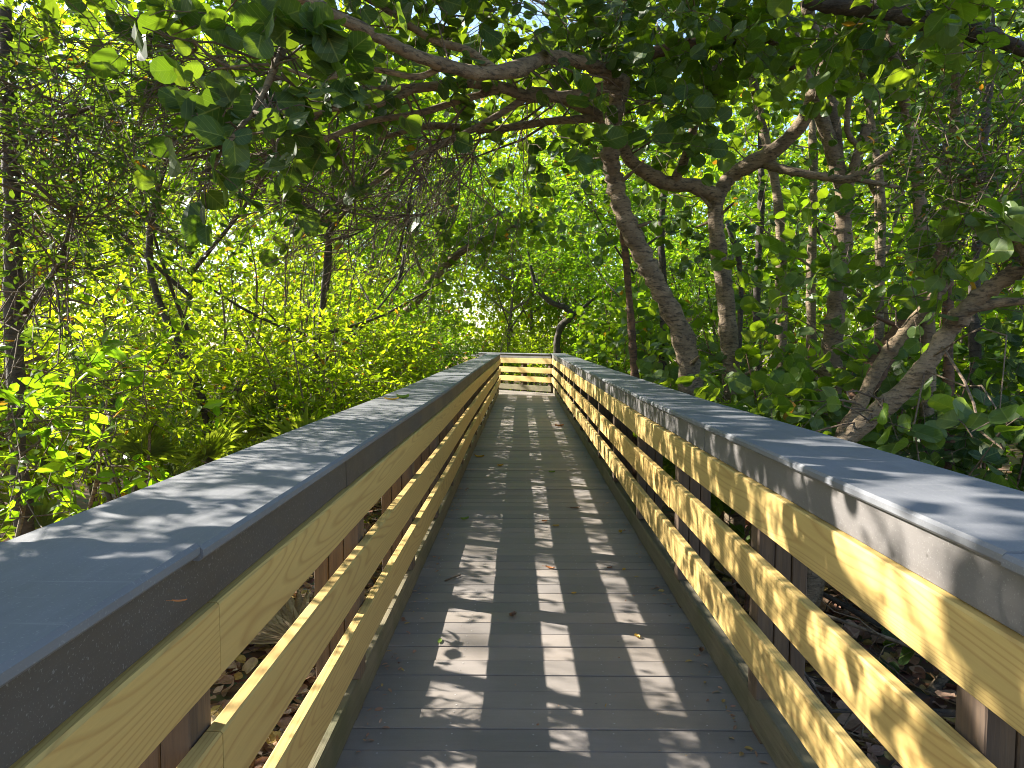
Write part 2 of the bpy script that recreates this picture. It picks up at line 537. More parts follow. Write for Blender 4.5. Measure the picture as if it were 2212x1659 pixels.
def tmpl_round_lo(n=8):
    a = np.linspace(0, 2 * PI, n, endpoint=False) + PI
    x, y = 0.5 + 0.5 * np.cos(a), 0.5 * np.sin(a)
    return np.vstack([np.stack([x, y, 0.15 * np.abs(y)], 1), [(0.5, 0, 0)]]), [(i, (i + 1) % n, n) for i in range(n)]


TM = {'small': tmpl_small(), 'far': tmpl_far(), 'round': tmpl_round(), 'round_lo': tmpl_round_lo()}


class LeafBuf:
    def __init__(s, kind):
        s.T, s.F = TM[kind]
        s.P, s.A, s.N, s.S, s.W = [], [], [], [], []

    def add(s, P, A, N, size, width=1.0):
        P = np.asarray(P, dtype=float).reshape(-1, 3)
        s.P.append(P)
        s.A.append(np.broadcast_to(A, P.shape))
        s.N.append(np.broadcast_to(N, P.shape))
        s.S.append(np.broadcast_to(size, (len(P),)))
        s.W.append(np.broadcast_to(width, (len(P),)))

    def build(s, name, m, parent=None, uv=False, keep=None):
        if not s.P:
            return None
        P, A, N, Sz, W = (np.concatenate(q) for q in (s.P, s.A, s.N, s.S, s.W))
        if keep is not None:
            k = keep(P)
            P, A, N, Sz, W = P[k], A[k], N[k], Sz[k], W[k]
        A = A / (np.linalg.norm(A, axis=1, keepdims=True) + 1e-9)
        B = np.cross(N, A)
        B /= np.linalg.norm(B, axis=1, keepdims=True) + 1e-9
        Nn = np.cross(A, B)
        T = s.T
        V = P[:, None] + Sz[:, None, None] * (T[None, :, 0, None] * A[:, None] + T[None, :, 1, None] * W[:, None, None] * B[:, None] + T[None, :, 2, None] * Nn[:, None])
        n, k = len(P), len(T)
        fl = np.array([i for f in s.F for i in f])
        ft = np.array([len(f) for f in s.F])
        loops = (np.arange(n)[:, None] * k + fl[None]).ravel()
        tot = np.tile(ft, n)
        st = np.concatenate([[0], np.cumsum(tot)[:-1]])
        U = None
        if uv:
            U = np.tile(np.stack([T[fl, 0], T[fl, 1] + 0.5], 1), (n, 1))
        return mesh_obj(name, V.reshape(-1, 3), loops, st, tot, m, parent, uv=U)


def unit(v):
    return v / (np.linalg.norm(v, axis=-1, keepdims=True) + 1e-9)


def make_twigs(g, P, D, L, droop=0.25, wig=0.18, m=4):
    n = len(P)
    t = np.linspace(0, 1, m)
    W = g.standard_normal((n, m, 3)) * wig
    W = np.cumsum(W, axis=1) * t[None, :, None]
    D = unit(D)
    pts = P[:, None] + L[:, None, None] * (t[None, :, None] * D[:, None] + W * 0.5)
    pts[:, :, 2] -= (L[:, None] * droop) * t[None] ** 2
    return pts


def leaves_on(g, buf, tw, k, size, spread=0.9, up=0.7, t0=0.15, jit=0.35, tuft=0):
    """k leaves along every twig, alternating sides, plus a tuft at the tip"""
    n, m, _ = tw.shape
    ts = np.clip(np.linspace(t0, 1.0, k)[None] + g.uniform(-.06, .06, (n, k)), 0, 0.999)
    f = ts * (m - 1)
    i = f.astype(int)
    fr = (f - i)[..., None]
    a = np.take_along_axis(tw, i[..., None].repeat(3, 2), 1)
    b = np.take_along_axis(tw, (i + 1)[..., None].repeat(3, 2), 1)
    P = a * (1 - fr) + b * fr
    T = unit(b - a)
    up_v = np.array([0, 0, 1.0])
    side = unit(np.cross(T, up_v) + g.standard_normal(T.shape) * 0.15)
    sg = np.where(np.arange(k) % 2 == 0, 1.0, -1.0)[None, :, None] * np.ones((n, 1, 1))
    A = T * (1 - spread * 0.6) + side * sg * spread + g.standard_normal(T.shape) * jit
    N = up_v * up + g.standard_normal(T.shape) * 0.5 + T * 0.1
    sz = size * g.uniform(0.6, 1.25, (n, k))
    buf.add(P.reshape(-1, 3), A.reshape(-1, 3), N.reshape(-1, 3), sz.ravel(), 1.0)
    if tuft:
        P2 = np.repeat(tw[:, -1], tuft, 0)
        T2 = np.repeat(unit(tw[:, -1] - tw[:, -2]), tuft, 0)
        A2 = T2 * 0.6 + g.standard_normal(T2.shape) * 0.6
        N2 = up_v * up + g.standard_normal(T2.shape) * 0.5
        buf.add(P2, A2, N2, size * g.uniform(0.6, 1.1, len(P2)), 1.0)


def clump_twigs(g, c, r, n, L=(0.3, 0.6), out=0.7, upb=0.15, droop=0.25):
    c, r = np.asarray(c, float), np.asarray(r, float)
    q = g.standard_normal((n, 3))
    q = unit(q) * (g.uniform(0, 1, (n, 1)) ** 0.45)
    P = c + q * r * 0.85
    D = q * out + g.standard_normal((n, 3)) * 0.45 + np.array([0, 0, upb])
    return make_twigs(g, P, D, g.uniform(L[0], L[1], n), droop)


def branchlets(g, limb_pts, c, r, n, r0=0.012):
    """thin branches from the nearest limb into a clump"""
    limb_pts = np.asarray(limb_pts)
    d = np.linalg.norm(limb_pts - c, axis=1)
    near = limb_pts[np.argsort(d)[:max(2, len(limb_pts) // 5)]]
    P0 = near[g.integers(0, len(near), n)]
    P1 = c + unit(g.standard_normal((n, 3))) * np.asarray(r) * g.uniform(0.2, 0.8, (n, 1))
    t = np.linspace(0, 1, 6)[None, :, None]
    bow = g.standard_normal((n, 1, 3)) * 0.12 * np.linalg.norm(P1 - P0, axis=1)[:, None, None]
    wob = g.standard_normal((n, 6, 3)) * 0.03 * t * (1 - t) * 4
    PT = P0[:, None] * (1 - t) + P1[:, None] * t + bow * 4 * t * (1 - t) + wob
    R = np.linspace(r0, r0 * 0.35, 6)[None] * g.uniform(0.7, 1.3, (n, 1))
    return PT, R


LEAFKIND = {  # template, material, length, leaves per twig, tuft, veins
    'grape': ('round', 'grape', 0.135, 4, 1, True),
    'grape_far': ('round_lo', 'grape_far', 0.135, 4, 1, False),
    'grape_dark': ('round', 'grape_dark', 0.130, 4, 1, True),
    'small': ('small', 'small', 0.082, 9, 3, False),
    'small_far': ('far', 'small', 0.115, 8, 3, False),
    'mangrove': ('small', 'mangrove', 0.092, 9, 3, False),
    'mangrove_far': ('far', 'mangrove', 0.13, 8, 3, False),
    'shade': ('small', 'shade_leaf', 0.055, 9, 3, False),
}
SEED = [100]


def tree(name, label, cat, group, trunks, clumps, leaf, bark='bark_grey', lscale=1.0, limbs=(), bl=5, twig_len=(0.3, 0.65), twig_r=0.0035,
         droop=0.25, upb=0.15, bare=(), sides=10, up=0.7, extra=()):
    """trunks / limbs: list of (points, radii); clumps: list of (centre, radii, twigs); bare: clumps of leafless twigs"""
    SEED[0] = zlib.crc32(label.encode()) % 100000
    g = np.random.default_rng(SEED[0])
    if cat in ('tree', 'plant'):      # every trunk stands in the ground, also where the rail hides its foot
        rooted = []
        for P, R in trunks:
            P = [np.asarray(q, float) for q in P]
            if P[0][2] > -0.5:
                d = unit(P[0] - P[1])
                d = unit(np.array([d[0] * 0.5, d[1] * 0.5, min(d[2], -0.2) - 0.5]))
                foot = P[0] + d * ((-0.72 - P[0][2]) / d[2])
                P = [foot, (foot + P[0]) / 2 + np.array([0.02, 0.02, 0])] + P
                R = [R[0] * 1.12, R[0] * 1.04] + list(R)
            rooted.append((P, R))
        trunks = rooted
    base = np.asarray(trunks[0][0][0], float)
    root = empty(name, base, label, cat, group)
    pts = []
    for P, R in trunks:
        tb = TubeBuf()
        pts.append(tb.line(P, R, sides, 8, 0.09, SEED[0]))
        if R[0] > 0.04:
            for _ in range(int(g.integers(2, 5))):
                i = int(g.integers(len(pts[-1]) // 4, len(pts[-1]) - 2))
                c, q = pts[-1][i], float(np.interp(i / len(pts[-1]), np.linspace(0, 1, len(R)), R))
                dv = unit(g.standard_normal(3) * np.array([1, 1, 0.5]) + np.array([0, 0, 0.3]))
                tb.line([c, c + dv * q * 1.3, c + dv * q * g.uniform(1.6, 4.0) + np.array([0, 0, 0.03])], [q * 0.34, q * 0.22, q * 0.12], 6, 2, 0.1, SEED[0] + i)
        tb.build('trunk' if R[0] > 0.022 else 'stem', M[bark], root)
    for P, R in limbs:
        tb = TubeBuf()
        pts.append(tb.line(P, R, 8, 6, 0.06, SEED[0] + 7))
        tb.build('branch', M[bark], root)
    allp = np.concatenate(pts)
    tb = TubeBuf()
    tk, tm, size, per, tuft, uv = LEAFKIND[leaf]
    lb = LeafBuf(tk)
    for c, r, n in clumps:
        c = np.asarray(c, float)
        PT, R = branchlets(g, allp, c, r, bl, max(0.006, 0.004 + 0.006 * float(np.mean(r))))
        tb.many(PT, R, 5)
        tw = clump_twigs(g, c, r, n, twig_len, 0.7, upb, droop)
        tb.many(tw, np.linspace(twig_r, twig_r * 0.4, tw.shape[1])[None] * np.ones((n, 1)), 3)
        leaves_on(g, lb, tw, per, size * lscale, tuft=tuft, up=up)
    for c, r, n in extra:            # loose sprays that hang free of any limb
        tw = clump_twigs(g, c, r, n, twig_len, 0.7, upb, droop)
        tb.many(tw, np.linspace(twig_r, twig_r * 0.4, tw.shape[1])[None] * np.ones((n, 1)), 3)
        leaves_on(g, lb, tw, per, size * lscale, tuft=tuft, up=up)
    for c, r, n, d in bare:
        c = np.asarray(c, float)
        PT, R = branchlets(g, allp, c, r, max(4, n // 12), 0.011)
        tb.many(PT, R, 5)
        P = np.concatenate([PT[:, 3], PT[:, 4], PT[:, 5]])
        P = P[g.integers(0, len(P), n)]
        D = np.asarray(d) + g.standard_normal((n, 3)) * 0.5
        tw = make_twigs(g, P, D, g.uniform(0.35, 0.95, n), 0.12, 0.16, 6)
        tb.many(tw, np.linspace(0.0048, 0.0018, 6)[None] * np.ones((n, 1)), 4)
        P2 = tw[:, [2, 3, 4]].reshape(-1, 3)
        D2 = np.repeat(unit(tw[:, 4] - tw[:, 1]), 3, 0) + g.standard_normal((len(P2), 3)) * 0.55
        t2 = make_twigs(g, P2, D2, g.uniform(0.12, 0.4, len(P2)), 0.1, 0.2, 4)
        tb.many(t2, np.linspace(0.0025, 0.0012, 4)[None] * np.ones((len(P2), 1)), 3)
    tb.build('twigs', M['twig'], root, False)
    lb.build('crown', M[tm], root, uv, keep=clear_of_walk)
    return root


def clear_of_walk(P):
    """no leaf grows through the boardwalk or its rails"""
    inside = (P[:, 0] > -1.03) & (P[:, 0] < 1.27) & (P[:, 2] < 2.0) & (P[:, 2] > -0.3) & (P[:, 1] < 21.5)
    diag = (P[:, 1] > 18.5) & (P[:, 1] < 24) & (P[:, 2] < 1.6) & (np.abs((P[:, 0] + (P[:, 1] - 20.3))) < 1.3) & (P[:, 0] < 1.0)
    return ~inside & ~diag & (np.linalg.norm(P - np.array([0, 0, CAM_H]), axis=1) > 1.3)

# ------------------------------------------------------------------ ground and boardwalk
GZ = -0.62


def gz(x, y):
    return GZ + 0.07 * math.sin(x * 0.9 + 1.3) * math.cos(y * 0.7) + 0.04 * math.sin(x * 2.3 + y * 1.9)


def build_ground():
    xs = np.concatenate([np.linspace(-90, -12, 14), np.linspace(-11, 11, 60), np.linspace(12, 90, 14)])
    ys = np.concatenate([np.linspace(-30, -4, 8), np.linspace(-3, 26, 80), np.linspace(28, 140, 16)])
    V = np.array([(x, y, gz(x, y)) for y in ys for x in xs])
    nx = len(xs)
    F = [(j * nx + i, j * nx + i + 1, (j + 1) * nx + i + 1, (j + 1) * nx + i) for j in range(len(ys) - 1) for i in range(nx - 1)]
    b = MB()
    b.add(V, F)
    tag(b.build('forest_ground', M['ground'], smooth=True), kind='structure')


build_ground()

END_A = math.radians(46.3)          # the walk turns left at its end
END_P = np.array((0.82, 19.62))     # inner corner where the right rail meets the end rail
ED = np.array((-math.sin(END_A), math.cos(END_A)))


def build_deck():
    b = MB()
    g = np.random.default_rng(3)
    y, i = -1.3, 0
    while y < 24.0:
        y1 = y + 0.1384
        ym = (y + y1) / 2
        x0, x1 = -0.722, 0.952
        if ym > 19.55:
            x1 = min(0.952, END_P[0] + 0.08 - (ym - END_P[1]) / math.tan(math.radians(90) - END_A + math.radians(0)) * 1.0)
        if ym > 19.3:
            x0 = -0.75 - (ym - 19.3) * 1.0 - 0.0 if ym > 20.3 else -3.2
            x0 = max(-4.6, -3.4)
        if x1 - x0 > 0.2:
            dz = g.normal(0, 0.0012)
            ch = 0.0016
            prof = [(y + ch, -0.026), (y1 - ch, -0.026), (y1, -0.026 + ch), (y1, -ch), (y1 - ch, 0), (y + ch, 0), (y, -ch), (y, -0.026 + ch)]
            V, F = [], []
            a, c = x0 + g.uniform(-.004, .004), x1 + g.uniform(-.004, .004)
            for x in (a, c):
                V += [(x, py, pz + dz) for py, pz in prof]
            for j in range(8):
                k = (j + 1) % 8
                F.append((j, j + 8, k + 8, k))
            F += [tuple(range(8)), tuple(reversed(range(8, 16)))]
            b.add(V, F, 0)
            if ym < 14:
                for sx in (-0.53, -0.27, 0.045, 0.36, 0.70):
                    for sy in (y + 0.03, y1 - 0.03):
                        b.disc((sx + g.normal(0, .008), sy + g.normal(0, .004), 0.0015 + dz), 0.0036, 6, 2)
        y += 0.1445
        i += 1
    for x in (-0.66, -0.25, 0.12, 0.49, 0.88):      # stringers under the boards
        b.box(x - 0.02, x + 0.02, -1.3, 19.5, -0.26, -0.030, 0.002, 1)
    o = b.build('boardwalk', None, mats=[M['deck'], M['post'], M['screw']])
    tag(o, kind='structure')


build_deck()


def railing(root, xp, sg, y0, y1, posts, dz, joints, kerb_j, cap_j, fas_j, low_plank=False, seed=0, fas='fascia'):
    g = np.random.default_rng(seed)

    def span(a, b):
        lo, hi = xp + sg * a, xp + sg * b
        return (lo, hi) if lo < hi else (hi, lo)

    def boards(name, cuts, off, z, m, ch, gap=0.0035, wob=0.0025):
        cuts = [y0] + [c for c in cuts if y0 < c < y1] + [y1]
        for a, b in zip(cuts[:-1], cuts[1:]):
            mb = MB()
            ph, am = g.uniform(0, 6), g.normal(0, wob)
            sx, sz = g.normal(0, 0.0012), g.normal(0, 0.0016)
            x0, x1 = span(*off)
            mb.board_y(x0, x1, z[0], z[1], a + gap / 2, b - gap / 2, ch, 0.3, dx=lambda y: sx + am * math.sin(y * 1.1 + ph),
                       dz=lambda y: dz(y) + sz + am * 0.8 * math.cos(y * 0.9 + ph))
            mb.build(name, m, root)

    boards('cap_board', cap_j, (-0.018, 0.365), (1.083, 1.110), M['cap'], 0.007)
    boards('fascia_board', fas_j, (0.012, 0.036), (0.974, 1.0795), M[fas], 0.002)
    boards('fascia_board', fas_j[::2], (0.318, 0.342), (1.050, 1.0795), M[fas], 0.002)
    for z in ((0.817, 0.968), (0.548, 0.704), (0.293, 0.444)):
        boards('plank', joints, (0.0, 0.038), z, M['pine'], 0.005)
    if low_plank:
        boards('toe_board', [], (0.0, 0.038), (0.045, 0.195), M['kerb'], 0.004)
    else:
        boards('kerb', kerb_j, (0.043, 0.131), (0.022, 0.155), M['kerb'], 0.008)
    for py in posts:
        mb = MB()
        d = dz(py)
        for a, b in ((0.040, 0.098), (0.101, 0.158), (0.161, 0.216)):
            x0, x1 = span(a, b)
            j = g.normal(0, 0.002)
            mb.box(x0, x1, py - 0.046 + j, py + 0.046 + j, (0.158 if a < 0.13 and not low_plank else GZ - 0.25), 1.0825 + d - 0.002, 0.003)
        if not low_plank:
            x0, x1 = span(0.136, 0.158)
            x0, x1 = span(0.055, 0.12)
            mb.box(x0, x1, py - 0.06, py + 0.06, 0.001, 0.0215, 0.002)
        mb.build('post', M['post'], root)
    return root


def wob_right(y):
    return float(np.interp(y, [-1, 1.2, 3, 5, 8, 11, 13.3, 16, 20], [0.014, 0.013, 0.003, -0.012, -0.010, -0.006, 0.0, 0.010, 0.012]))


def wob_left(y):
    return float(np.interp(y, [-1, 1.2, 3, 5.5, 9, 13, 15, 17, 20], [0.004, 0.004, 0.002, -0.008, 0.010, 0.012, 0.004, 0.016, 0.014]))


root = empty('railing', (-0.7, 8, 0), 'shaded railing of yellow planks along the side of the walk with palmettos', 'railing', 'railings of the boardwalk')
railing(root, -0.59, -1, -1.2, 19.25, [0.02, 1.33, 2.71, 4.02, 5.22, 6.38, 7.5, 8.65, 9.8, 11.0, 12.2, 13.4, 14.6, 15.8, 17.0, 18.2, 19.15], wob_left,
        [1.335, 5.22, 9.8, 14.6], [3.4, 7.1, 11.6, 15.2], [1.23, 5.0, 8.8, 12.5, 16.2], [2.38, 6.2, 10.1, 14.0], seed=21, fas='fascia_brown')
root = empty('railing', (0.95, 8, 0), 'sun dappled railing of yellow planks on the side of the sea grape trunks', 'railing', 'railings of the boardwalk')
railing(root, 0.82, 1, -1.2, 19.55, [0.05, 1.32, 2.57, 3.88, 5.2, 6.6, 7.9, 9.18, 10.4, 11.75, 12.8, 13.35, 14.7, 16.0, 17.3, 18.5, 19.4], wob_right,
        [3.885, 8.4, 13.38], [2.62, 6.9, 11.0, 15.1], [1.17, 4.95, 8.8, 13.38, 17.0], [3.2, 7.2, 13.38], seed=22)
root = empty('railing', (0, 0, 0), 'short sunlit railing closing the far end where the walk turns', 'railing', 'railings of the boardwalk')
railing(root, 0.0, 1, 0.03, 4.6, [0.13, 1.18, 2.2, 3.4, 4.5], lambda y: 0.0, [], [], [], [], low_plank=True, seed=23)
root.location = (END_P[0], END_P[1], 0)
root.rotation_euler = (0, 0, END_A)


# ------------------------------------------------------------------ leaf litter and fallen leaves
def build_litter():
    g = np.random.default_rng(5)
    n = 15000
    X = np.concatenate([g.uniform(-4.2, -0.75, n // 2), g.uniform(0.98, 5.5, n // 2)])
    Y = np.concatenate([0.3 + g.exponential(3.8, n // 2), 0.3 + g.exponential(3.8, n // 2)])
    Z = np.array([gz(x, y) for x, y in zip(X, Y)]) + g.uniform(0.005, 0.05, n)
    lb = LeafBuf('round')
    A = g.standard_normal((n, 3)) * np.array([1, 1, 0.28])
    N = np.array([0, 0, 1.0]) + g.standard_normal((n, 3)) * 0.42
    lb.add(np.stack([X, Y, Z], 1), A, N, g.uniform(0.06, 0.15, n), g.uniform(0.55, 1.0, n))
    o = lb.build('leaf_litter', M['litter'])
    # curl the dead leaves
    tag(o, 'carpet of dry brown and rust fallen leaves on the ground beside the boardwalk', 'leaf litter', kind='stuff')
    # dry sticks and straw among the leaves
    n = 1500
    X = np.concatenate([g.uniform(-3.6, -0.8, n // 2), g.uniform(1.0, 5.0, n // 2)])
    Y = 0.4 + g.exponential(3.0, n)
    Z = np.array([gz(x, y) for x, y in zip(X, Y)]) + g.uniform(0.03, 0.07, n)
    tw = make_twigs(g, np.stack([X, Y, Z], 1), g.standard_normal((n, 3)) * np.array([1, 1, 0.12]), g.uniform(0.1, 0.5, n), 0.05, 0.2, 5)
    tb = TubeBuf()
    tb.many(tw, np.linspace(0.003, 0.0015, 5)[None] * g.uniform(0.6, 1.6, (n, 1)), 4)
    tag(tb.build('twig_debris', M['dry'], None, False), 'thin dry sticks and straw scattered over the brown leaf litter', 'twig debris', kind='stuff')


build_litter()


def on_plane(px, py, z):
    k = 2560 / 2212 / 1759
    d = CAM_M @ Vector(((px - 1106) * k, (829.5 - py) * k, -1))
    t = (z - CAM_H) / d.z
    return Vector((d.x * t, d.y * t, z))


def curled_leaf(p, L, W, rot, curl, m, label, group='fallen leaves on the deck', cat='leaf', tilt=0.0):
    n = 7
    V, F = [], []
    for i in range(n):
        t = i / (n - 1)
        w = W * math.sin(PI * (0.06 + 0.9 * t)) ** 0.7
        for s in (-1, -0.5, 0, 0.5, 1):
            x = (t - 0.5) * L
            z = curl * (abs(s) ** 2 * W * 1.3 + (t - 0.5) ** 2 * L * 0.9) + 0.003 + tilt * t * L
            V.append((x, s * w, z))
    for i in range(n - 1):
        for j in range(4):
            a = i * 5 + j
            F.append((a, a + 1, a + 6, a + 5))
    c, s = math.cos(rot), math.sin(rot)
    V = [(p[0] + x * c - y * s, p[1] + x * s + y * c, p[2] + z) for x, y, z in V]
    b = MB()
    b.add(V, F)
    # stalk
    o = TubeBuf()
    tip = np.array(V[2])
    d = np.array((-c, -s, 0.15))
    V2, F2 = tubes(np.array([[tip, tip + d * L * 0.2, tip + d * L * 0.38]]), np.full((1, 3), L * 0.012), 4)
    b.add(V2, [tuple(f) for f in F2])
    ob = b.build('fallen_leaf', m)
    tag(ob, label, cat, group)
    return ob


for px, py, L, W, rot, curl, m, lab in [
    (1108, 1331, 0.085, 0.030, 0.9, 0.5, 'brown_leaf', 'pale brown curled leaf on the middle of the deck between two sun stripes'),
    (950, 1386, 0.085, 0.018, 1.5, 0.2, 'green_leaf', 'narrow green leaf on the shaded deck boards near the sunlit kerb strip'),
    (1240, 1283, 0.050, 0.022, 0.3, 0.3, 'yellow', 'small square yellow leaf beside the middle sun stripe'),
    (1376, 1377, 0.060, 0.022, 2.2, 0.5, 'yellow', 'yellow leaf lying in the sun stripe next to the dappled railing'),
    (1188, 1228, 0.110, 0.020, -0.5, 0.4, 'orange', 'red and orange leaf inside the middle sun stripe'),
    (1208, 921, 0.260, 0.075, 0.2, 0.4, 'orange', 'large orange brown leaf far down the deck'),
    (1036, 988, 0.190, 0.045, 0.1, 0.5, 'yellow', 'yellow leaf on the far deck close to the shaded railing'),
    (1081, 1007, 0.120, 0.040, 0.4, 0.5, 'yellow', 'small tan leaf alone on the shady middle of the deck'),
    (1192, 1021, 0.120, 0.045, 0.0, 0.4, 'green_leaf', 'dark green leaf alone on the shady middle of the deck'),
    (1176, 1127, 0.075, 0.024, 0.2, 0.4, 'orange', 'small red leaf at the bright patch of the middle sun stripe'),
    (1201, 1137, 0.085, 0.030, 0.1, 0.3, 'yellow', 'rounded yellow leaf just outside the middle sun stripe'),
    (1242, 1098, 0.150, 0.026, 0.2, 0.3, 'brown_leaf', 'long flat brown leaf on shaded boards'),
    (1004, 1123, 0.120, 0.030, 0.5, 0.6, 'green_leaf', 'yellow green curled leaf next to the sunlit strip by the kerb'),
    (1340, 1151, 0.085, 0.026, 1.3, 0.6, 'yellow', 'curled yellow leaf in the blue shade close to the kerb'),
    (1317, 1228, 0.060, 0.020, 0.3, 0.4, 'brown_leaf', 'rust brown leaf at the edge of the outer sun stripe'),
    (1348, 1232, 0.055, 0.020, 1.0, 0.4, 'yellow', 'tiny yellow leaf at the edge of the outer sun stripe'),
    (1515, 1408, 0.070, 0.022, 1.2, 0.6, 'brown_leaf', 'tan leaf tucked against the green stained kerb'),
]:
    curled_leaf(on_plane(px, py, 0.002), L * 0.6, W * 0.6, rot, curl, M[m], lab)
curled_leaf(on_plane(870, 862, 1.103), 0.08, 0.022, 0.2, 0.7, M['green_leaf'], 'curled olive leaf lying on the cap of the shaded railing', 'fallen leaves on the rail cap')
curled_leaf(on_plane(846, 865, 1.103), 0.09, 0.014, 0.0, 0.5, M['yellow'], 'pale yellow strip of leaf lying on the cap of the shaded railing', 'fallen leaves on the rail cap')
curled_leaf(on_plane(388, 1304, 1.114), 0.020, 0.003, 0.2, 0.4, M['orange'], 'tiny orange leaf scrap on the near end of the shaded rail cap', 'fallen leaves on the rail cap')
p = on_plane(979, 1250, 0.004)
tb = TubeBuf()
tb.line([p + Vector((-0.045, -0.05, 0.004)), p + Vector((0.0, 0.005, 0.008)), p + Vector((0.04, 0.055, 0.005))], [0.005, 0.005, 0.004], 6, 3)
tag(tb.build('fallen_twig', M['twig']), 'short grey twig on the deck beside the first sun stripe', 'twig')
# three fallen leaves that stand out of the litter
for (x, y, L, m, lab) in [(-1.27, 6.15, 0.22, 'yellow', 'big yellow leaf with an orange edge on the litter behind the lowest plank'),
                          (-1.97, 5.4, 0.16, 'yellow', 'round yellow leaf on dry straw seen under the top plank'),
                          (-1.82, 4.75, 0.15, 'yellow', 'second round yellow leaf on straw by the dark post')]:
    curled_leaf((x, y, gz(x, y) + 0.07), L, L * 0.42, 0.7, 0.4, M[m], lab, 'bright fallen leaves on the litter', tilt=0.1)


def build_debris():
    g = np.random.default_rng(9)
    n = 420
    Y = 2.0 + g.exponential(5.0, n)
    left = g.uniform(size=n) < 0.5
    X = np.where(left, -0.62 + g.exponential(0.035, n), 0.845 - g.exponential(0.035, n))
    far = g.uniform(size=n) < 0.28
    X = np.where(far, g.uniform(-0.6, 0.82, n), X)
    k = Y < 19
    X, Y, far, n = X[k], Y[k], far[k], int(k.sum())
    lb = LeafBuf('small')
    lb.add(np.stack([X, Y, np.full(n, 0.006)], 1), g.standard_normal((n, 3)) * np.array([1, 1, 0.15]), np.array([0, 0, 1.0]) + g.standard_normal((n, 3)) * 0.3,
           np.where(far, g.uniform(0.006, 0.016, n), g.uniform(0.010, 0.040, n)), g.uniform(0.6, 1.3, n))
    tag(lb.build('deck_debris', M['litter']), 'brown leaf crumbs and dust caught along both kerbs of the deck', 'leaf debris', kind='stuff')


build_debris()


def fan_frond(base, tip_dir, stalk, R, nseg, spread, m, parent, droop=0.35, seed=0, name='frond'):
    """a palmetto fan: stalk and radiating folded blades"""
    g = np.random.default_rng(seed)
    base = np.asarray(base, float)
    d = unit(np.asarray(tip_dir, float))
    hub = base + d * stalk - np.array([0, 0, 0.12 * stalk])
    tb = MB()
    mid = (base + hub) / 2 + np.array([0, 0, 0.06 * stalk])
    V, F = tubes(np.array([[base, mid, hub]]), np.array([[0.010, 0.008, 0.006]]), 5)
    tb.add(V, [tuple(f) for f in F])
    side = unit(np.cross(d, np.array([0, 0, 1.0])) + 1e-6)
    nrm = np.cross(side, d)
    for a in np.linspace(-spread, spread, nseg):
        u = d * math.cos(a) + side * math.sin(a)
        L = R * (0.72 + 0.28 * math.cos(a * 0.8)) * g.uniform(0.9, 1.05)
        w = unit(np.cross(u, nrm)) * 0.024 * (R / 0.5)
        P = []
        for t in (0.0, 0.35, 0.7, 1.0):
            c = hub + u * L * t + nrm * 0.05 * math.cos(a) * t * L - np.array([0, 0, droop * L * t ** 2.2 * g.uniform(0.7, 1.3)])
            ww = w * (0.25 + 1.0 * t / 0.35 if t < 0.35 else 1.25 * (1 - t) / 0.65 + 0.02)
            P += [c - ww + nrm * 0.008, c, c + ww + nrm * 0.008]
        F = []
        for i in range(3):
            k = i * 3
            F += [(k, k + 1, k + 4, k + 3), (k + 1, k + 2, k + 5, k + 4)]
        tb.add(P, F)
    return tb.build(name, m, parent)


def palmetto(x, y, n, R, stalk, label, seed, z=None, lift=0.9):
    g = np.random.default_rng(seed)
    b = (x, y, gz(x, y) if z is None else z)
    root = empty('palmetto', b, label, 'palmetto', 'palmettos beside the walk')
    for i in range(n):
        a = i / n * 2 * PI + g.uniform(-.3, .3)
        d = (math.cos(a), math.sin(a), g.uniform(0.5, 1.5) * lift)
        fan_frond((x + 0.05 * math.cos(a), y + 0.05 * math.sin(a), b[2]), d, stalk * g.uniform(0.7, 1.15), R * g.uniform(0.85, 1.1), 22, 1.75, M['palmetto'], root, 0.25, seed * 31 + i)
    return root


palmetto(-2.0, 6.1, 9, 0.50, 1.25, 'palmetto with bright fans just behind the shaded rail cap', 1, lift=2.2)
palmetto(-3.2, 5.4, 9, 0.55, 1.45, 'palmetto with long upright stalks deep in the bright shrubs', 2, lift=2.2)
palmetto(-2.1, 6.8, 8, 0.55, 1.45, 'palmetto with a pale grey fan below the bare twigs', 3, lift=2.6)
palmetto(-4.1, 6.4, 8, 0.55, 1.6, 'palmetto half hidden behind the slender shaded stem', 4, lift=2.0)
palmetto(-1.9, 9.6, 7, 0.50, 1.25, 'palmetto by the middle of the shaded railing', 5, lift=2.2)
palmetto(2.9, 9.5, 7, 0.55, 1.0, 'palmetto in the gloom beyond the leaning sea grape trunk', 6)
# dead fan on the ground by the near posts
g0 = np.random.default_rng(4)
root = empty('dead_palm_frond', (-1.6, 4.7, gz(-1.6, 4.7) + 0.1), 'dry tan palm fan lying on the ground behind the near planks', 'palm frond')
for k, (dx, dy, a) in enumerate([(0, 0, 2.2), (-0.25, 0.15, 1.2)]):
    fan_frond((-1.35 + dx, 4.4 + dy, gz(-1.5, 4.6) + 0.10), (math.cos(a), math.sin(a), 0.14), 0.25, 0.75, 20, 1.1, M['dry'], root, 0.05, 40 + k)

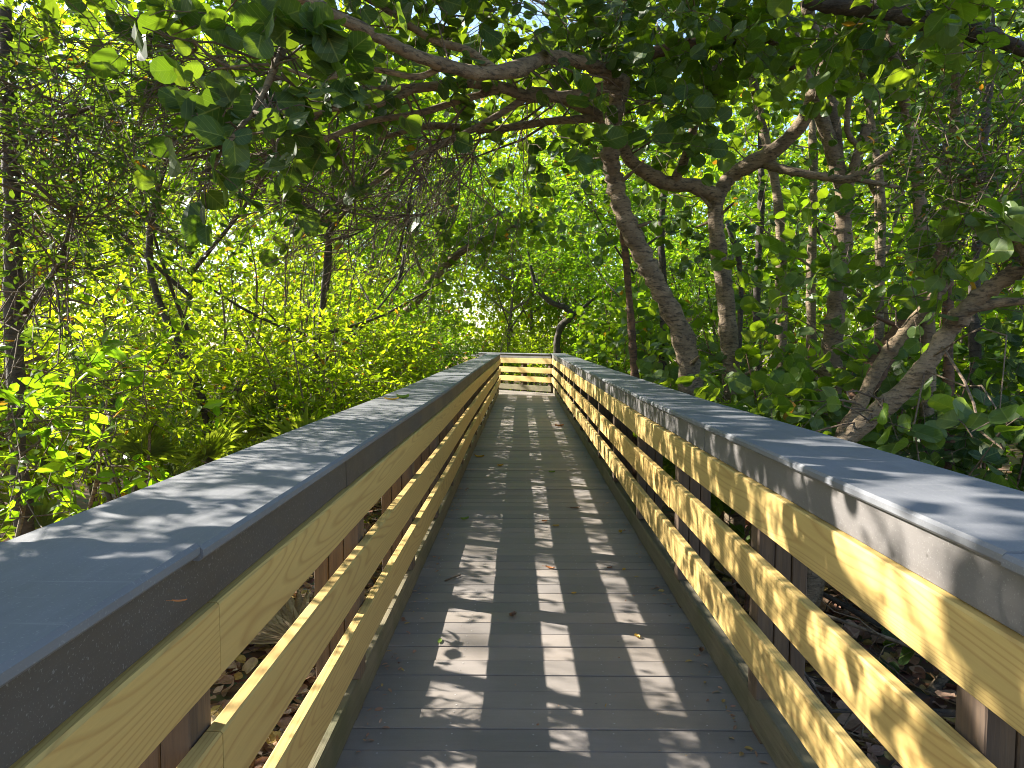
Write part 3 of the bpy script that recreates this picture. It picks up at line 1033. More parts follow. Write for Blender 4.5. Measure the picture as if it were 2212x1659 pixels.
# ------------------------------------------------------------------ plants
def shrub(name, label, cat, group, x, y, h, r, leaf, stems=4, clumps=9, tw=26, zlo=0.2, cr=0.42, lean=(0, 0), lscale=1.0, bark='bark_grey', sr=0.018, up=0.7, tl=(0.28, 0.55)):
    g = np.random.default_rng(int(abs(x * 1000 + y * 77 + h * 13)) % 99991)
    b = np.array((x, y, gz(x, y) - 0.03))
    H = h - b[2]
    tr, cl = [], []
    for i in range(stems):
        a = i / stems * 2 * PI + g.uniform(-.5, .5)
        q = r * g.uniform(0.35, 0.8)
        top = b + np.array((math.cos(a) * q + lean[0], math.sin(a) * q + lean[1], H * g.uniform(0.7, 0.98)))
        mid = b + (top - b) * 0.5 + g.standard_normal(3) * 0.07 * H ** 0.5 + np.array((math.cos(a), math.sin(a), 0)) * -0.1 * q
        o = np.array((math.cos(a), math.sin(a), 0)) * 0.05
        tr.append(([b + o, b + o + (mid - b) * 0.5 + g.standard_normal(3) * 0.03, mid, (mid + top) / 2 + g.standard_normal(3) * 0.06, top], [sr, sr * 0.85, sr * 0.7, sr * 0.5, sr * 0.25]))
    for i in range(clumps):
        q = unit(g.standard_normal(3)) * g.uniform(0.25, 1.0) ** 0.5
        t = zlo + (1 - zlo) * (0.5 + 0.5 * q[2]) * 0.96
        c = b + np.array((q[0] * r + lean[0] * t, q[1] * r + lean[1] * t, H * t))
        s = cr * g.uniform(0.7, 1.3)
        cl.append((c, (s, s, s * 0.75), max(6, int(tw * g.uniform(0.6, 1.4)))))
    return tree(name, label, cat, group, tr, cl, leaf, bark, lscale, twig_len=tl, up=up, bl=2)


GL = 'shrubs along the shaded railing'
# first row behind the shaded railing, nearest first
shrub('shrub', 'sprawling shrub with loose pale leaves at the near end of the shaded rail cap', 'shrub', GL, -2.7, 1.9, 0.85, 0.6, 'small', 4, 7, 12)
shrub('shrub', 'shrub with large pointed dark green leaves in front of the bright thicket', 'shrub', GL, -2.35, 3.5, 1.40, 0.5, 'mangrove', 2, 6, 11, 0.62, lscale=1.15)
shrub('shrub', 'bright yellow green shrub growing over the low palmetto fans', 'shrub', GL, -3.3, 5.3, 1.55, 0.95, 'small', 5, 13, 26, 0.64)
shrub('shrub', 'bright leafy shrub under the bare hanging twigs', 'shrub', GL, -2.4, 7.3, 1.8, 0.9, 'small', 6, 15, 38)
shrub('shrub', 'dense small leaved shrub touching the shaded railing beyond the palmettos', 'shrub', GL, -2.1, 9.0, 1.95, 0.8, 'small', 6, 15, 36)
shrub('mangrove_shrub', 'dark glossy mangrove shrub leaning over the shaded rail cap at mid length', 'shrub', GL, -2.1, 10.4, 2.2, 0.8, 'mangrove', 5, 13, 22)
shrub('mangrove_shrub', 'tall glossy mangrove shrub below the leaning dead trunk', 'shrub', GL, -2.3, 12.4, 2.6, 0.9, 'mangrove', 5, 13, 20)
shrub('mangrove_shrub', 'dense mangrove shrub near the far part of the shaded railing', 'shrub', GL, -2.1, 14.7, 2.8, 0.9, 'mangrove', 5, 14, 24)
shrub('mangrove_shrub', 'bright green mangrove shrub beside the far corner of the walk', 'shrub', GL, -1.9, 17.0, 3.3, 0.85, 'mangrove', 5, 15, 32)

shrub('shrub', 'round leaved bush just outside the near end of the shaded rail cap', 'shrub', GL, -2.25, 1.0, 2.35, 0.6, 'grape', 4, 11, 22, 0.78, 0.35)  # unseen bush, added to keep the sun off the near rail cap
GM = 'small trees of the bright thicket'
for x, y, h, r, n, lab in [
    (-5.6, 7.6, 2.9, 1.0, 13, 'thin many stemmed tree behind the slender shaded stem'),
    (-4.4, 7.7, 2.7, 1.0, 14, 'bright small tree behind the palmetto with long stalks'),
    (-4.0, 9.0, 2.8, 1.2, 18, 'bright small tree behind the tangle of bare twigs'),
    (-4.2, 12.0, 3.6, 1.3, 20, 'leafy small tree behind the glossy mangrove shrubs'),
    (-4.4, 15.5, 4.8, 1.4, 20, 'leafy small tree above the lower end of the dead trunk'),
    (-6.9, 5.4, 3.5, 1.2, 14, 'sunlit tree at the bright outer edge of the thicket'),
    (-7.0, 9.5, 4.3, 1.5, 20, 'sunlit tree deep in the thicket past the bare twigs'),
    (-7.2, 13.5, 5.6, 1.6, 22, 'tall sunlit tree in the thicket behind the leafy small trees'),
]:
    shrub('thicket_tree', lab, 'tree', GM, x, y, h, r, 'small' if y < 8 and x > -6 else 'small_far', 6, n, 17, 0.12, 0.7, bark='bark_tan', sr=0.03, tl=(0.35, 0.7))

for x, y, h, r, n, tw, lf, lab in [
    (4.4, 16.0, 4.6, 1.5, 20, 24, 'mangrove_far', 'leafy small tree past the round leaved bushes and the leaning broken trunk'),
    (6.4, 11.5, 4.4, 1.5, 18, 22, 'mangrove_far', 'leafy small tree in the gap between the crooked and the forked sea grape'),
    (7.2, 8.2, 4.2, 1.4, 18, 22, 'mangrove_far', 'leafy small tree behind the pale slim trunk'),
    (6.0, 5.6, 3.4, 1.2, 16, 20, 'mangrove', 'shady small tree behind the mossy leaning trunk'),
    (8.2, 12.5, 5.4, 1.8, 20, 24, 'small_far', 'bright small tree far behind the forked sea grape'),
]:
    shrub('thicket_tree', lab, 'tree', 'small trees behind the sea grapes', x, y, h, r, lf, 6, n, tw, 0.08, 0.65, bark='bark_dark', sr=0.035, tl=(0.35, 0.7))

GT = 'tall trees behind the thicket'
def tall(name, lab, group, x, y, h, r, leaf, n=18, tw=34, zlo=0.35, tr=0.09, bark='bark_tan', lean=(0, 0), cs=0.8):
    g = np.random.default_rng(int(abs(x * 313 + y * 71)) + 5)
    b = np.array((x, y, gz(x, y) - 0.05))
    H = h - b[2]
    top = b + np.array((lean[0], lean[1], H * 0.85))
    P = [b, b + (top - b) * 0.3 + g.standard_normal(3) * 0.12, b + (top - b) * 0.62 + g.standard_normal(3) * 0.2, top]
    limbs = []
    for i in range(6):
        a, t = i / 6 * 2 * PI + g.uniform(-.4, .4), g.uniform(0.3, 0.75)
        s = b + (top - b) * t
        e = s + np.array((math.cos(a) * r * 0.9, math.sin(a) * r * 0.9, H * g.uniform(0.1, 0.3)))
        limbs.append(([s, (s + e) / 2 + np.array((0, 0, -0.1)), e], [tr * 0.5, tr * 0.3, tr * 0.12]))
    cl = []
    for i in range(n):
        q = unit(g.standard_normal(3)) * g.uniform(0.1, 1.0) ** 0.45
        t = zlo + (1 - zlo) * (0.5 + 0.5 * q[2])
        c = b + np.array((q[0] * r + lean[0] * t, q[1] * r + lean[1] * t, H * t))
        s = cs * g.uniform(0.65, 1.3)
        cl.append((c, (s, s, s * 0.7), int(tw * g.uniform(0.6, 1.4))))
    return tree(name, lab, 'tree', group, [(P, [tr, tr * 0.8, tr * 0.6, tr * 0.25])], cl, leaf, bark, 1.15, limbs, twig_len=(0.4, 0.85))

tall('tall_tree', 'tall bright tree standing beyond the bare twig tangle', GT, -12.0, 22.0, 9.0, 2.2, 'small_far', 22, 20)
tall('tall_tree', 'tall tree with the densest bright crown behind the slender stem', GT, -10.5, 9.0, 5.6, 2.4, 'small_far', 18, 16)
tall('tall_tree', 'tall tree rising over the bright thicket', GT, -10.5, 14.0, 7.0, 2.6, 'small_far', 20, 20)
tall('tall_tree', 'tall tree at the outermost edge of the bright thicket', GT, -10.6, 3.6, 4.6, 2.2, 'small_far', 14, 13)
tall('mangrove_tree', 'green mangrove tree rising over the leaning dead trunk', GT, -3.6, 17.6, 5.6, 1.6, 'mangrove_far', 20, 20, 0.25)
tall('mangrove_tree', 'mangrove tree straight behind the closed end of the walk', GT, -0.4, 28.0, 6.5, 2.2, 'small_far', 26, 26, 0.1)
tall('mangrove_tree', 'bright mangrove tree behind the end railing and the curved dark trunk', GT, 2.4, 27.5, 7.0, 2.4, 'mangrove_far', 28, 42, 0.1)
tall('mangrove_tree', 'bright mangrove tree left of the sky gap at the end of the walk', GT, -8.0, 30.0, 9.5, 2.8, 'mangrove_far', 28, 42, 0.15)
tall('mangrove_tree', 'tall mangrove tree closing the view above the end railing', GT, 0.4, 31.0, 10.0, 3.0, 'mangrove_far', 30, 42, 0.25)
tall('mangrove_tree', 'mangrove tree past the right corner of the end railing', GT, 4.4, 22.0, 6.0, 1.9, 'mangrove_far', 24, 40, 0.12)
tall('mangrove_tree', 'mangrove tree behind the forked grey trunk', GT, 6.2, 17.0, 6.5, 2.0, 'mangrove_far', 20, 36, 0.3)
tall('mangrove_tree', 'sunlit tree deep behind the forked grey trunk', GT, 9.5, 14.0, 7.5, 2.4, 'small_far', 20, 34, 0.25)
tall('mangrove_tree', 'sunlit tree deep behind the leaning mossy trunk', GT, 9.5, 8.0, 6.5, 2.2, 'small_far', 18, 32, 0.15)
tall('canopy_tree', 'thin trunked tree whose high crown fills the sky above the leaning dead trunk', 'trees arching high over the walk', -2.9, 13.2, 6.4, 2.0, 'mangrove_far', 18, 30, 0.62, 0.06, 'bark_dark', (0.9, 0.2))
tall('canopy_tree', 'thin trunked tree whose high crown fills the sky above the bare twigs', 'trees arching high over the walk', -2.8, 8.6, 5.4, 1.8, 'grape_far', 16, 16, 0.66, 0.055, 'bark_dark', (0.5, 0.4))
tall('canopy_tree', 'thin trunked tree arching over the far part of the dappled railing', 'trees arching high over the walk', 3.0, 15.4, 6.8, 2.1, 'mangrove_far', 18, 30, 0.58, 0.06, 'bark_dark', (-1.0, 0.3))
tall('canopy_tree', 'thin trunked tree arching over the far corner by the shaded railing', 'trees arching high over the walk', -2.7, 19.2, 7.2, 2.0, 'mangrove_far', 16, 28, 0.66, 0.06, 'bark_dark', (0.8, 0.6))
tall('canopy_tree', 'high crowned tree standing between the forked trunk and the pale slim trunk', 'trees arching high over the walk', 5.0, 9.6, 6.2, 2.0, 'grape_far', 16, 16, 0.5, 0.07, 'bark_grey', (-0.3, 0.0))
tall('tall_tree', 'tall bright tree seen past the shaded rail where the walk turns', GT, -4.6, 27.5, 7.5, 2.3, 'small_far', 24, 26, 0.08)
tall('canopy_tree', 'deep green tree whose high crown hangs above the bright fans and shrubs', 'trees arching high over the walk', -3.3, 6.8, 4.9, 1.5, 'mangrove', 20, 26, 0.64, 0.05, 'bark_dark', (0.1, 0.2), 0.6)
tall('canopy_tree', 'deep green tree with a high crown between the bare twigs and the leaning dead trunk', 'trees arching high over the walk', -3.2, 10.8, 5.7, 1.7, 'mangrove', 20, 26, 0.62, 0.05, 'bark_dark', (0.3, 0.2), 0.65)
GE = 'low bushes beyond the end railing'
shrub('mangrove_shrub', 'low bright bush behind the middle of the end railing', 'shrub', GE, 0.5, 23.2, 1.5, 0.9, 'small_far', 5, 11, 18)
shrub('mangrove_shrub', 'low bush behind the left half of the end railing', 'shrub', GE, -1.0, 24.6, 1.9, 1.0, 'small_far', 5, 11, 18)
shrub('mangrove_shrub', 'low dark bush at the foot of the curved trunk', 'shrub', GE, 2.2, 21.0, 1.9, 0.9, 'mangrove_far', 5, 12, 28)

# curved dark trunk beyond the end of the walk
tree('curved_mangrove', 'mangrove with a dark twisting trunk beyond the right end of the walk', 'tree', None,
     [([at(1205, 775, 21.5), at(1203, 740, 21.5), at(1212, 705, 21.4), at(1233, 683, 21.3), at(1222, 665, 21.3), at(1195, 655, 21.2), at(1165, 630, 21.2), at(1150, 590, 21.2), at(1140, 540, 21.2)],
       [0.12, 0.10, 0.10, 0.105, 0.09, 0.08, 0.075, 0.055, 0.03])],
     [(at(1150, 570, 21.3), (1.0, 0.8, 0.7), 60), (at(1240, 600, 21.5), (1.1, 0.8, 0.7), 70), (at(1290, 660, 21.5), (0.9, 0.7, 0.6), 60), (at(1180, 510, 21.8), (1.2, 0.9, 0.7), 70)],
     'mangrove_far', 'bark_dark', 1.0, [([at(1233, 683, 21.3), at(1255, 668, 21.3), at(1290, 640, 21.4)], [0.08, 0.05, 0.03])])
# leaning dead trunk over the shaded railing
tree('leaning_dead_tree', 'grey dead trunk leaning out of the mangroves over the shaded railing', 'tree', None,
     [([at(800, 745, 12.6), at(838, 715, 12.6), at(885, 670, 12.6), at(930, 610, 12.6), at(975, 562, 12.6), at(1010, 535, 12.6), at(1080, 500, 12.6), at(1150, 478, 12.7)],
       [0.10, 0.095, 0.09, 0.085, 0.075, 0.06, 0.045, 0.03])],
     [(at(1000, 525, 12.4), (0.5, 0.4, 0.35), 18), (at(1070, 500, 12.4), (0.6, 0.4, 0.35), 22), (at(1170, 480, 12.6), (0.7, 0.4, 0.35), 26), (at(930, 560, 12.4), (0.5, 0.4, 0.35), 18)],
     'grape', 'bark_grey', 1.1, [([at(930, 610, 12.6), at(905, 575, 12.7), at(880, 500, 12.8)], [0.04, 0.03, 0.015])], up=0.3)

# ---------------------------------------------------------------- near slender tree in the shade, far left
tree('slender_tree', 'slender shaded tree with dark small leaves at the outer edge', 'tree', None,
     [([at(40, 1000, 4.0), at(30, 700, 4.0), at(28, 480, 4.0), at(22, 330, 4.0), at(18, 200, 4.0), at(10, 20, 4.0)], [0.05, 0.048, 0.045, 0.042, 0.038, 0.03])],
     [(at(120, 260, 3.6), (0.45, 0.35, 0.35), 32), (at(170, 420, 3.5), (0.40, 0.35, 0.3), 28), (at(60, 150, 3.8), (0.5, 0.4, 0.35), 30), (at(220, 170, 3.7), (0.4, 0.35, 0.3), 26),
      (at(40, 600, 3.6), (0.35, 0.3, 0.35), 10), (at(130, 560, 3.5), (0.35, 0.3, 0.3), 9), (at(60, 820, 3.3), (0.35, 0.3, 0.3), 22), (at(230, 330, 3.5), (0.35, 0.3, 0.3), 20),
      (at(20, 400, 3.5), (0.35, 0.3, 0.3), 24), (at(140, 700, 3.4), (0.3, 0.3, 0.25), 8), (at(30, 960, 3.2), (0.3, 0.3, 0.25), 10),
      ((-2.9, 1.9, 2.62), (0.35, 0.5, 0.24), 70), ((-2.9, 2.7, 2.75), (0.35, 0.5, 0.24), 60), ((-3.0, 3.4, 2.85), (0.35, 0.45, 0.26), 56), ((-3.1, 4.3, 2.9), (0.35, 0.5, 0.26), 50), ((-3.2, 5.2, 3.1), (0.35, 0.5, 0.26), 26), ((-2.2, 2.7, 2.12), (0.28, 0.4, 0.08), 22), ((-2.2, 3.4, 2.14), (0.28, 0.4, 0.08), 22), ((-2.25, 4.2, 2.16), (0.28, 0.4, 0.08), 20)],  # clumps added to throw shade on the left rail cap
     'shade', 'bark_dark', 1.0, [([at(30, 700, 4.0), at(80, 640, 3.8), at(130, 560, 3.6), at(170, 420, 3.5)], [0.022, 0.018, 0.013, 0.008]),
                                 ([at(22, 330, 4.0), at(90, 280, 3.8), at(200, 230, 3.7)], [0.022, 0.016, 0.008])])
tree('broken_trunk', 'stout red brown broken trunk low behind the slender tree', 'tree', None,
     [([at(-20, 880, 4.6), at(20, 830, 4.6), at(75, 790, 4.6), at(60, 770, 4.6)], [0.10, 0.09, 0.085, 0.04])],
     [(at(0, 700, 4.8), (0.4, 0.4, 0.3), 12)], 'small', 'bark_red')

# ---------------------------------------------------------------- sea grapes on the dappled side
tree('sea_grape_tree', 'sea grape with a broken topped trunk leaning over the dappled railing', 'tree', 'sea grape trees',
     [([at(1500, 930, 6.3), at(1490, 800, 6.2), at(1470, 715, 6.1), at(1425, 625, 6.0), at(1385, 545, 6.0), at(1350, 470, 5.9), at(1330, 400, 5.9), at(1318, 330, 5.8), at(1330, 240, 5.7), at(1345, 165, 5.6)],
       [0.11, 0.10, 0.092, 0.084, 0.08, 0.076, 0.074, 0.072, 0.072, 0.07])],
     [(at(1230, 40, 5.4), (0.6, 0.5, 0.3), 22), (at(1050, 20, 5.0), (0.6, 0.5, 0.3), 22), (at(1380, 70, 5.2), (0.5, 0.5, 0.3), 16), (at(880, 20, 4.6), (0.5, 0.4, 0.28), 18), (at(700, -20, 4.2), (0.5, 0.4, 0.25), 16),
      (at(1130, 330, 7.2), (0.6, 0.5, 0.3), 12), (at(1330, 300, 5.0), (0.3, 0.3, 0.25), 7), (at(1420, 220, 5.2), (0.35, 0.4, 0.3), 9), (at(1220, 130, 6.0), (0.5, 0.4, 0.2), 10), (at(700, 190, 4.9), (0.35, 0.3, 0.2), 8), (at(950, 250, 5.3), (0.4, 0.3, 0.2), 8), (at(620, 400, 5.0), (0.5, 0.4, 0.25), 9), (at(820, 440, 5.4), (0.5, 0.4, 0.25), 8), (at(520, 160, 4.6), (0.5, 0.4, 0.2), 10), (at(330, 120, 4.4), (0.5, 0.4, 0.2), 12), (at(180, 60, 4.4), (0.5, 0.4, 0.2), 12)],
     'grape_dark', 'bark_grey', 1.0,
     [([at(1345, 175, 5.6), at(1270, 140, 5.3), at(1190, 122, 5.0), at(1120, 148, 4.7), at(1040, 158, 4.5), at(960, 140, 4.3), at(880, 112, 4.1), at(780, 60, 3.9), at(690, 18, 3.7), at(560, -60, 3.5)],
       [0.055, 0.048, 0.046, 0.052, 0.046, 0.040, 0.036, 0.034, 0.030, 0.024]),
      ([at(1345, 175, 5.6), at(1250, 205, 5.5), at(1140, 208, 5.4), at(1090, 190, 5.3), at(1010, 180, 5.1), at(900, 190, 5.0), at(760, 196, 4.9), at(620, 205, 4.8), at(520, 190, 4.7)],
       [0.05, 0.046, 0.042, 0.042, 0.036, 0.034, 0.030, 0.026, 0.02]),
      ([at(1090, 190, 5.3), at(1000, 215, 5.2), at(900, 246, 5.1), at(800, 262, 5.0), at(700, 300, 4.9), at(610, 318, 4.8), at(520, 352, 4.7)], [0.03, 0.027, 0.024, 0.022, 0.018, 0.014, 0.008]),
      ([at(1140, 208, 5.4), at(1060, 258, 5.4), at(980, 300, 5.4), at(880, 345, 5.3), at(800, 400, 5.3), at(730, 440, 5.2), at(640, 520, 5.2)], [0.028, 0.026, 0.024, 0.02, 0.016, 0.012, 0.006]),
      ([at(1080, 160, 4.6), at(1010, 110, 4.6), at(930, 84, 4.6), at(850, 30, 4.5), at(760, -20, 4.4)], [0.03, 0.026, 0.022, 0.02, 0.014]),
      ([at(900, 190, 5.0), at(820, 226, 4.9), at(720, 236, 4.7), at(600, 262, 4.6), at(480, 262, 4.5), at(400, 290, 4.4)], [0.024, 0.02, 0.018, 0.014, 0.011, 0.006]),
      ([at(960, 140, 4.3), at(900, 166, 4.3), at(800, 150, 4.2), at(690, 168, 4.1), at(580, 140, 4.0), at(450, 150, 3.9)], [0.022, 0.02, 0.017, 0.014, 0.01, 0.006])],
     bl=4, droop=0.3, up=0.25, twig_len=(0.2, 0.45),
     bare=[(at(640, 360, 4.9), (0.9, 0.5, 0.3), 42, (-1.0, -0.1, -0.25)), (at(500, 300, 4.5), (0.7, 0.5, 0.25), 32, (-0.9, -0.1, -0.3)), (at(860, 400, 5.2), (0.8, 0.5, 0.4), 32, (-0.9, -0.1, -0.5)),
           (at(740, 520, 5.4), (0.7, 0.5, 0.4), 24, (-1.0, 0, -0.45)), (at(430, 170, 4.3), (0.7, 0.5, 0.25), 45, (-0.9, -0.2, -0.1)), (at(1000, 420, 5.6), (0.7, 0.5, 0.4), 22, (-0.5, 0, -0.9))])
tree('sea_grape_tree', 'sea grape whose pale trunk forks low into two crooked limbs', 'tree', 'sea grape trees',
     [([at(1585, 960, 6.9), at(1580, 820, 6.9), at(1572, 700, 6.8), at(1562, 600, 6.8), at(1550, 520, 6.8), at(1545, 455, 6.8), at(1552, 420, 6.8)], [0.10, 0.09, 0.082, 0.076, 0.072, 0.074, 0.075])],
     [(at(1480, 200, 6.0), (0.5, 0.5, 0.35), 22), (at(1560, 60, 5.6), (0.6, 0.5, 0.4), 26), (at(1700, 60, 5.6), (0.5, 0.5, 0.35), 20), (at(1640, 190, 7.4), (0.6, 0.5, 0.4), 20),
      (at(1900, 60, 5.4), (0.5, 0.5, 0.3), 18), (at(1430, 300, 7.4), (0.5, 0.4, 0.35), 18), (at(1340, 60, 6.4), (0.6, 0.5, 0.35), 22), (at(1250, 230, 7.0), (0.5, 0.4, 0.3), 16)],
     'grape', 'bark_grey', 1.0,
     [([at(1552, 425, 6.8), at(1500, 402, 6.7), at(1440, 395, 6.6), at(1400, 375, 6.5), at(1360, 345, 6.4), at(1340, 300, 6.3), at(1300, 255, 6.2), at(1240, 225, 6.1), at(1180, 200, 6.0), at(1090, 195, 5.9)],
       [0.075, 0.072, 0.072, 0.065, 0.055, 0.052, 0.05, 0.045, 0.042, 0.035]),
      ([at(1552, 425, 6.8), at(1575, 385, 6.8), at(1620, 355, 6.7), at(1680, 320, 6.6), at(1735, 262, 6.5), at(1765, 190, 6.4), at(1800, 130, 6.3), at(1838, 80, 6.2), at(1855, -20, 6.1)],
       [0.07, 0.07, 0.072, 0.068, 0.066, 0.066, 0.07, 0.06, 0.05]),
      ([at(1790, 140, 6.3), at(1760, 80, 6.3), at(1740, 0, 6.2)], [0.06, 0.055, 0.05]),
      ([at(1455, 395, 6.6), at(1480, 340, 6.5), at(1510, 240, 6.4), at(1555, 120, 6.3), at(1600, -20, 6.2)], [0.045, 0.045, 0.04, 0.038, 0.03]),
      ([at(1645, 352, 6.7), at(1700, 368, 6.5), at(1780, 382, 6.4), at(1840, 386, 6.3), at(1900, 345, 6.2), at(1975, 295, 6.1)], [0.042, 0.04, 0.036, 0.034, 0.03, 0.022]),
      ([at(1840, 386, 6.3), at(1890, 395, 6.25), at(1945, 406, 6.2)], [0.026, 0.022, 0.018]),
      ([at(1300, 255, 6.2), at(1190, 262, 6.0), at(1060, 280, 5.8), at(930, 272, 5.6), at(820, 300, 5.4)], [0.035, 0.035, 0.03, 0.026, 0.015])],
     bl=4, droop=0.3, up=0.3, twig_len=(0.2, 0.5),
     bare=[(at(980, 330, 5.8), (0.5, 0.4, 0.3), 70, (-0.5, 0, -0.8))])
tree('sea_grape_tree', 'straight grey trunk forking into three behind the crooked sea grape', 'tree', 'sea grape trees',
     [([at(1795, 880, 7.2), at(1795, 780, 7.2), at(1805, 680, 7.2), at(1815, 590, 7.2), at(1822, 500, 7.2), at(1828, 415, 7.2)], [0.105, 0.10, 0.096, 0.092, 0.09, 0.085])],
     [(at(1700, 40, 8.0), (0.7, 0.6, 0.4), 20), (at(1850, 30, 8.0), (0.7, 0.6, 0.4), 20), (at(1740, 480, 8.4), (0.6, 0.6, 0.4), 18), (at(1900, 180, 8.4), (0.7, 0.6, 0.4), 20), (at(1660, 120, 8.6), (0.6, 0.6, 0.4), 20)],
     'grape_far', 'bark_tan', 1.0,
     [([at(1826, 430, 7.2), at(1805, 350, 7.2), at(1770, 240, 7.2), at(1735, 150, 7.2), at(1715, 80, 7.2), at(1690, -20, 7.2)], [0.08, 0.075, 0.07, 0.062, 0.055, 0.045]),
      ([at(1828, 420, 7.2), at(1810, 340, 7.25), at(1800, 220, 7.3), at(1790, 60, 7.4)], [0.06, 0.055, 0.05, 0.04]),
      ([at(1828, 415, 7.2), at(1845, 360, 7.1), at(1865, 300, 7.1), at(1872, 270, 7.1)], [0.06, 0.05, 0.05, 0.045]),
      ([at(1858, 320, 7.1), at(1830, 280, 7.1), at(1838, 180, 7.1), at(1845, 60, 7.1)], [0.03, 0.028, 0.026, 0.02])], bl=4, up=0.3)
tree('leaning_sea_grape', 'mossy grey trunk leaning low across the view behind the dappled rail cap', 'tree', 'leaning sea grape trunks',
     [([at(1800, 1010, 4.1), at(1850, 930, 4.1), at(1945, 850, 4.0), at(2000, 790, 3.9), at(2050, 715, 3.9), at(2100, 655, 3.8), at(2165, 605, 3.7), at(2240, 555, 3.6), at(2400, 480, 3.5)],
       [0.052, 0.052, 0.05, 0.048, 0.048, 0.047, 0.046, 0.044, 0.04])],
     [(at(2150, 520, 3.6), (0.3, 0.3, 0.22), 10), (at(2140, 945, 2.6), (0.10, 0.12, 0.08), 2), (at(1840, 870, 3.7), (0.16, 0.2, 0.12), 3), (at(1640, 900, 4.6), (0.35, 0.35, 0.25), 11)],
     'grape', 'bark_grey', 0.95, [([at(2090, 670, 3.8), at(2150, 655, 3.75), at(2230, 650, 3.7)], [0.03, 0.026, 0.02])], bl=4, up=0.2, twig_len=(0.15, 0.32))
tree('leaning_sea_grape', 'smooth pale trunk striped by sunlight crossing under the mossy trunk', 'tree', 'leaning sea grape trunks',
     [([at(1815, 960, 4.7), at(1850, 890, 4.7), at(1900, 790, 4.7), at(1960, 710, 4.7), at(2020, 640, 4.7), at(2050, 600, 4.7)], [0.045, 0.044, 0.042, 0.04, 0.038, 0.036])],
     [(at(1960, 640, 4.6), (0.35, 0.3, 0.25), 9), (at(2030, 520, 4.4), (0.4, 0.35, 0.25), 10)], 'grape', 'bark_tan', 1.0,
     [([at(2020, 640, 4.7), at(2045, 540, 4.7), at(2050, 420, 4.7), at(2062, 280, 4.7), at(2070, 60, 4.7)], [0.04, 0.038, 0.035, 0.032, 0.026])], bl=4, up=0.2)
tree('leaning_sea_grape', 'thick brown trunk rising aslant from the gloom behind the striped trunk', 'tree', 'leaning sea grape trunks',
     [([at(1800, 960, 5.6), at(1835, 880, 5.6), at(1890, 800, 5.6), at(1945, 720, 5.6), at(1985, 660, 5.6), at(2030, 560, 5.6), at(2060, 480, 5.6)], [0.095, 0.092, 0.088, 0.08, 0.07, 0.06, 0.05])],
     [(at(1700, 640, 6.0), (0.5, 0.4, 0.3), 14), (at(1940, 560, 5.8), (0.5, 0.4, 0.35), 14)], 'grape', 'bark_red', 1.0, [], bl=4, up=0.2)

GS = 'slim trunks among the sea grapes'
for pts, r, bark, lab in [
    ([(2000, 980, 5.6), (2003, 700, 5.6), (1990, 480, 5.6), (1975, 330, 5.6), (1945, 180, 5.6), (1925, 100, 5.6), (1905, -20, 5.6)], 0.052, 'bark_tan', 'pale slim trunk rising straight past the small leaved branch'),
    ([(2050, 980, 6.2), (2048, 640, 6.2), (2052, 440, 6.2), (2065, 240, 6.2), (2060, -20, 6.2)], 0.045, 'bark_red', 'red brown slim trunk behind the pale slim trunk'),
    ([(1690, 900, 9.0), (1688, 640, 9.0), (1680, 430, 9.0), (1640, 240, 9.0), (1600, 40, 9.0)], 0.07, 'bark_grey', 'grey slim trunk between the crooked sea grape and the forked trunk'),
    ([(1640, 900, 10.5), (1635, 640, 10.5), (1645, 380, 10.5), (1630, 100, 10.5)], 0.06, 'bark_dark', 'dark slim trunk just right of the crooked sea grape trunk'),
    ([(1430, 820, 10.0), (1435, 640, 10.0), (1428, 500, 10.0), (1440, 300, 10.0), (1420, 60, 10.0)], 0.055, 'bark_dark', 'dark slim trunk beside the leaning broken trunk'),
    ([(1370, 800, 8.5), (1362, 680, 8.5), (1352, 560, 8.5), (1340, 470, 8.5), (1300, 300, 8.5)], 0.05, 'bark_red', 'brown slim trunk in front of the end of the walk'),
    ([(1755, 860, 11.0), (1752, 620, 11.0), (1757, 380, 11.0), (1750, 60, 11.0)], 0.08, 'bark_grey', 'far pale trunk close to the forked trunk'),
    ([(1895, 880, 8.2), (1900, 640, 8.2), (1905, 440, 8.2), (1880, 250, 8.2), (1850, 100, 8.2)], 0.05, 'bark_grey', 'slim trunk right behind the forked trunk'),
    ([(2110, 900, 7.0), (2105, 640, 7.0), (2120, 380, 7.0), (2140, 120, 7.0), (2135, -20, 7.0)], 0.05, 'bark_dark', 'dark slim trunk behind the small leaved branch'),
    ([(1590, 860, 8.4), (1600, 600, 8.4), (1570, 480, 8.4)], 0.04, 'bark_dark', 'thin slanting stem crossing the crooked sea grape trunk'),
]:
    P = [at(*p) for p in pts]
    cl = [(P[-1] + np.array((0, 0, -0.2)), (0.6, 0.6, 0.4), 18), (P[-2] + np.array((0.2, 0.2, 0)), (0.45, 0.45, 0.35), 10)]
    tree('slim_tree', lab, 'tree', GS, [(P, [r, r * 0.9, r * 0.8, r * 0.6])], cl, 'grape_dark', bark, 0.95, bl=3, up=0.3, sides=8)

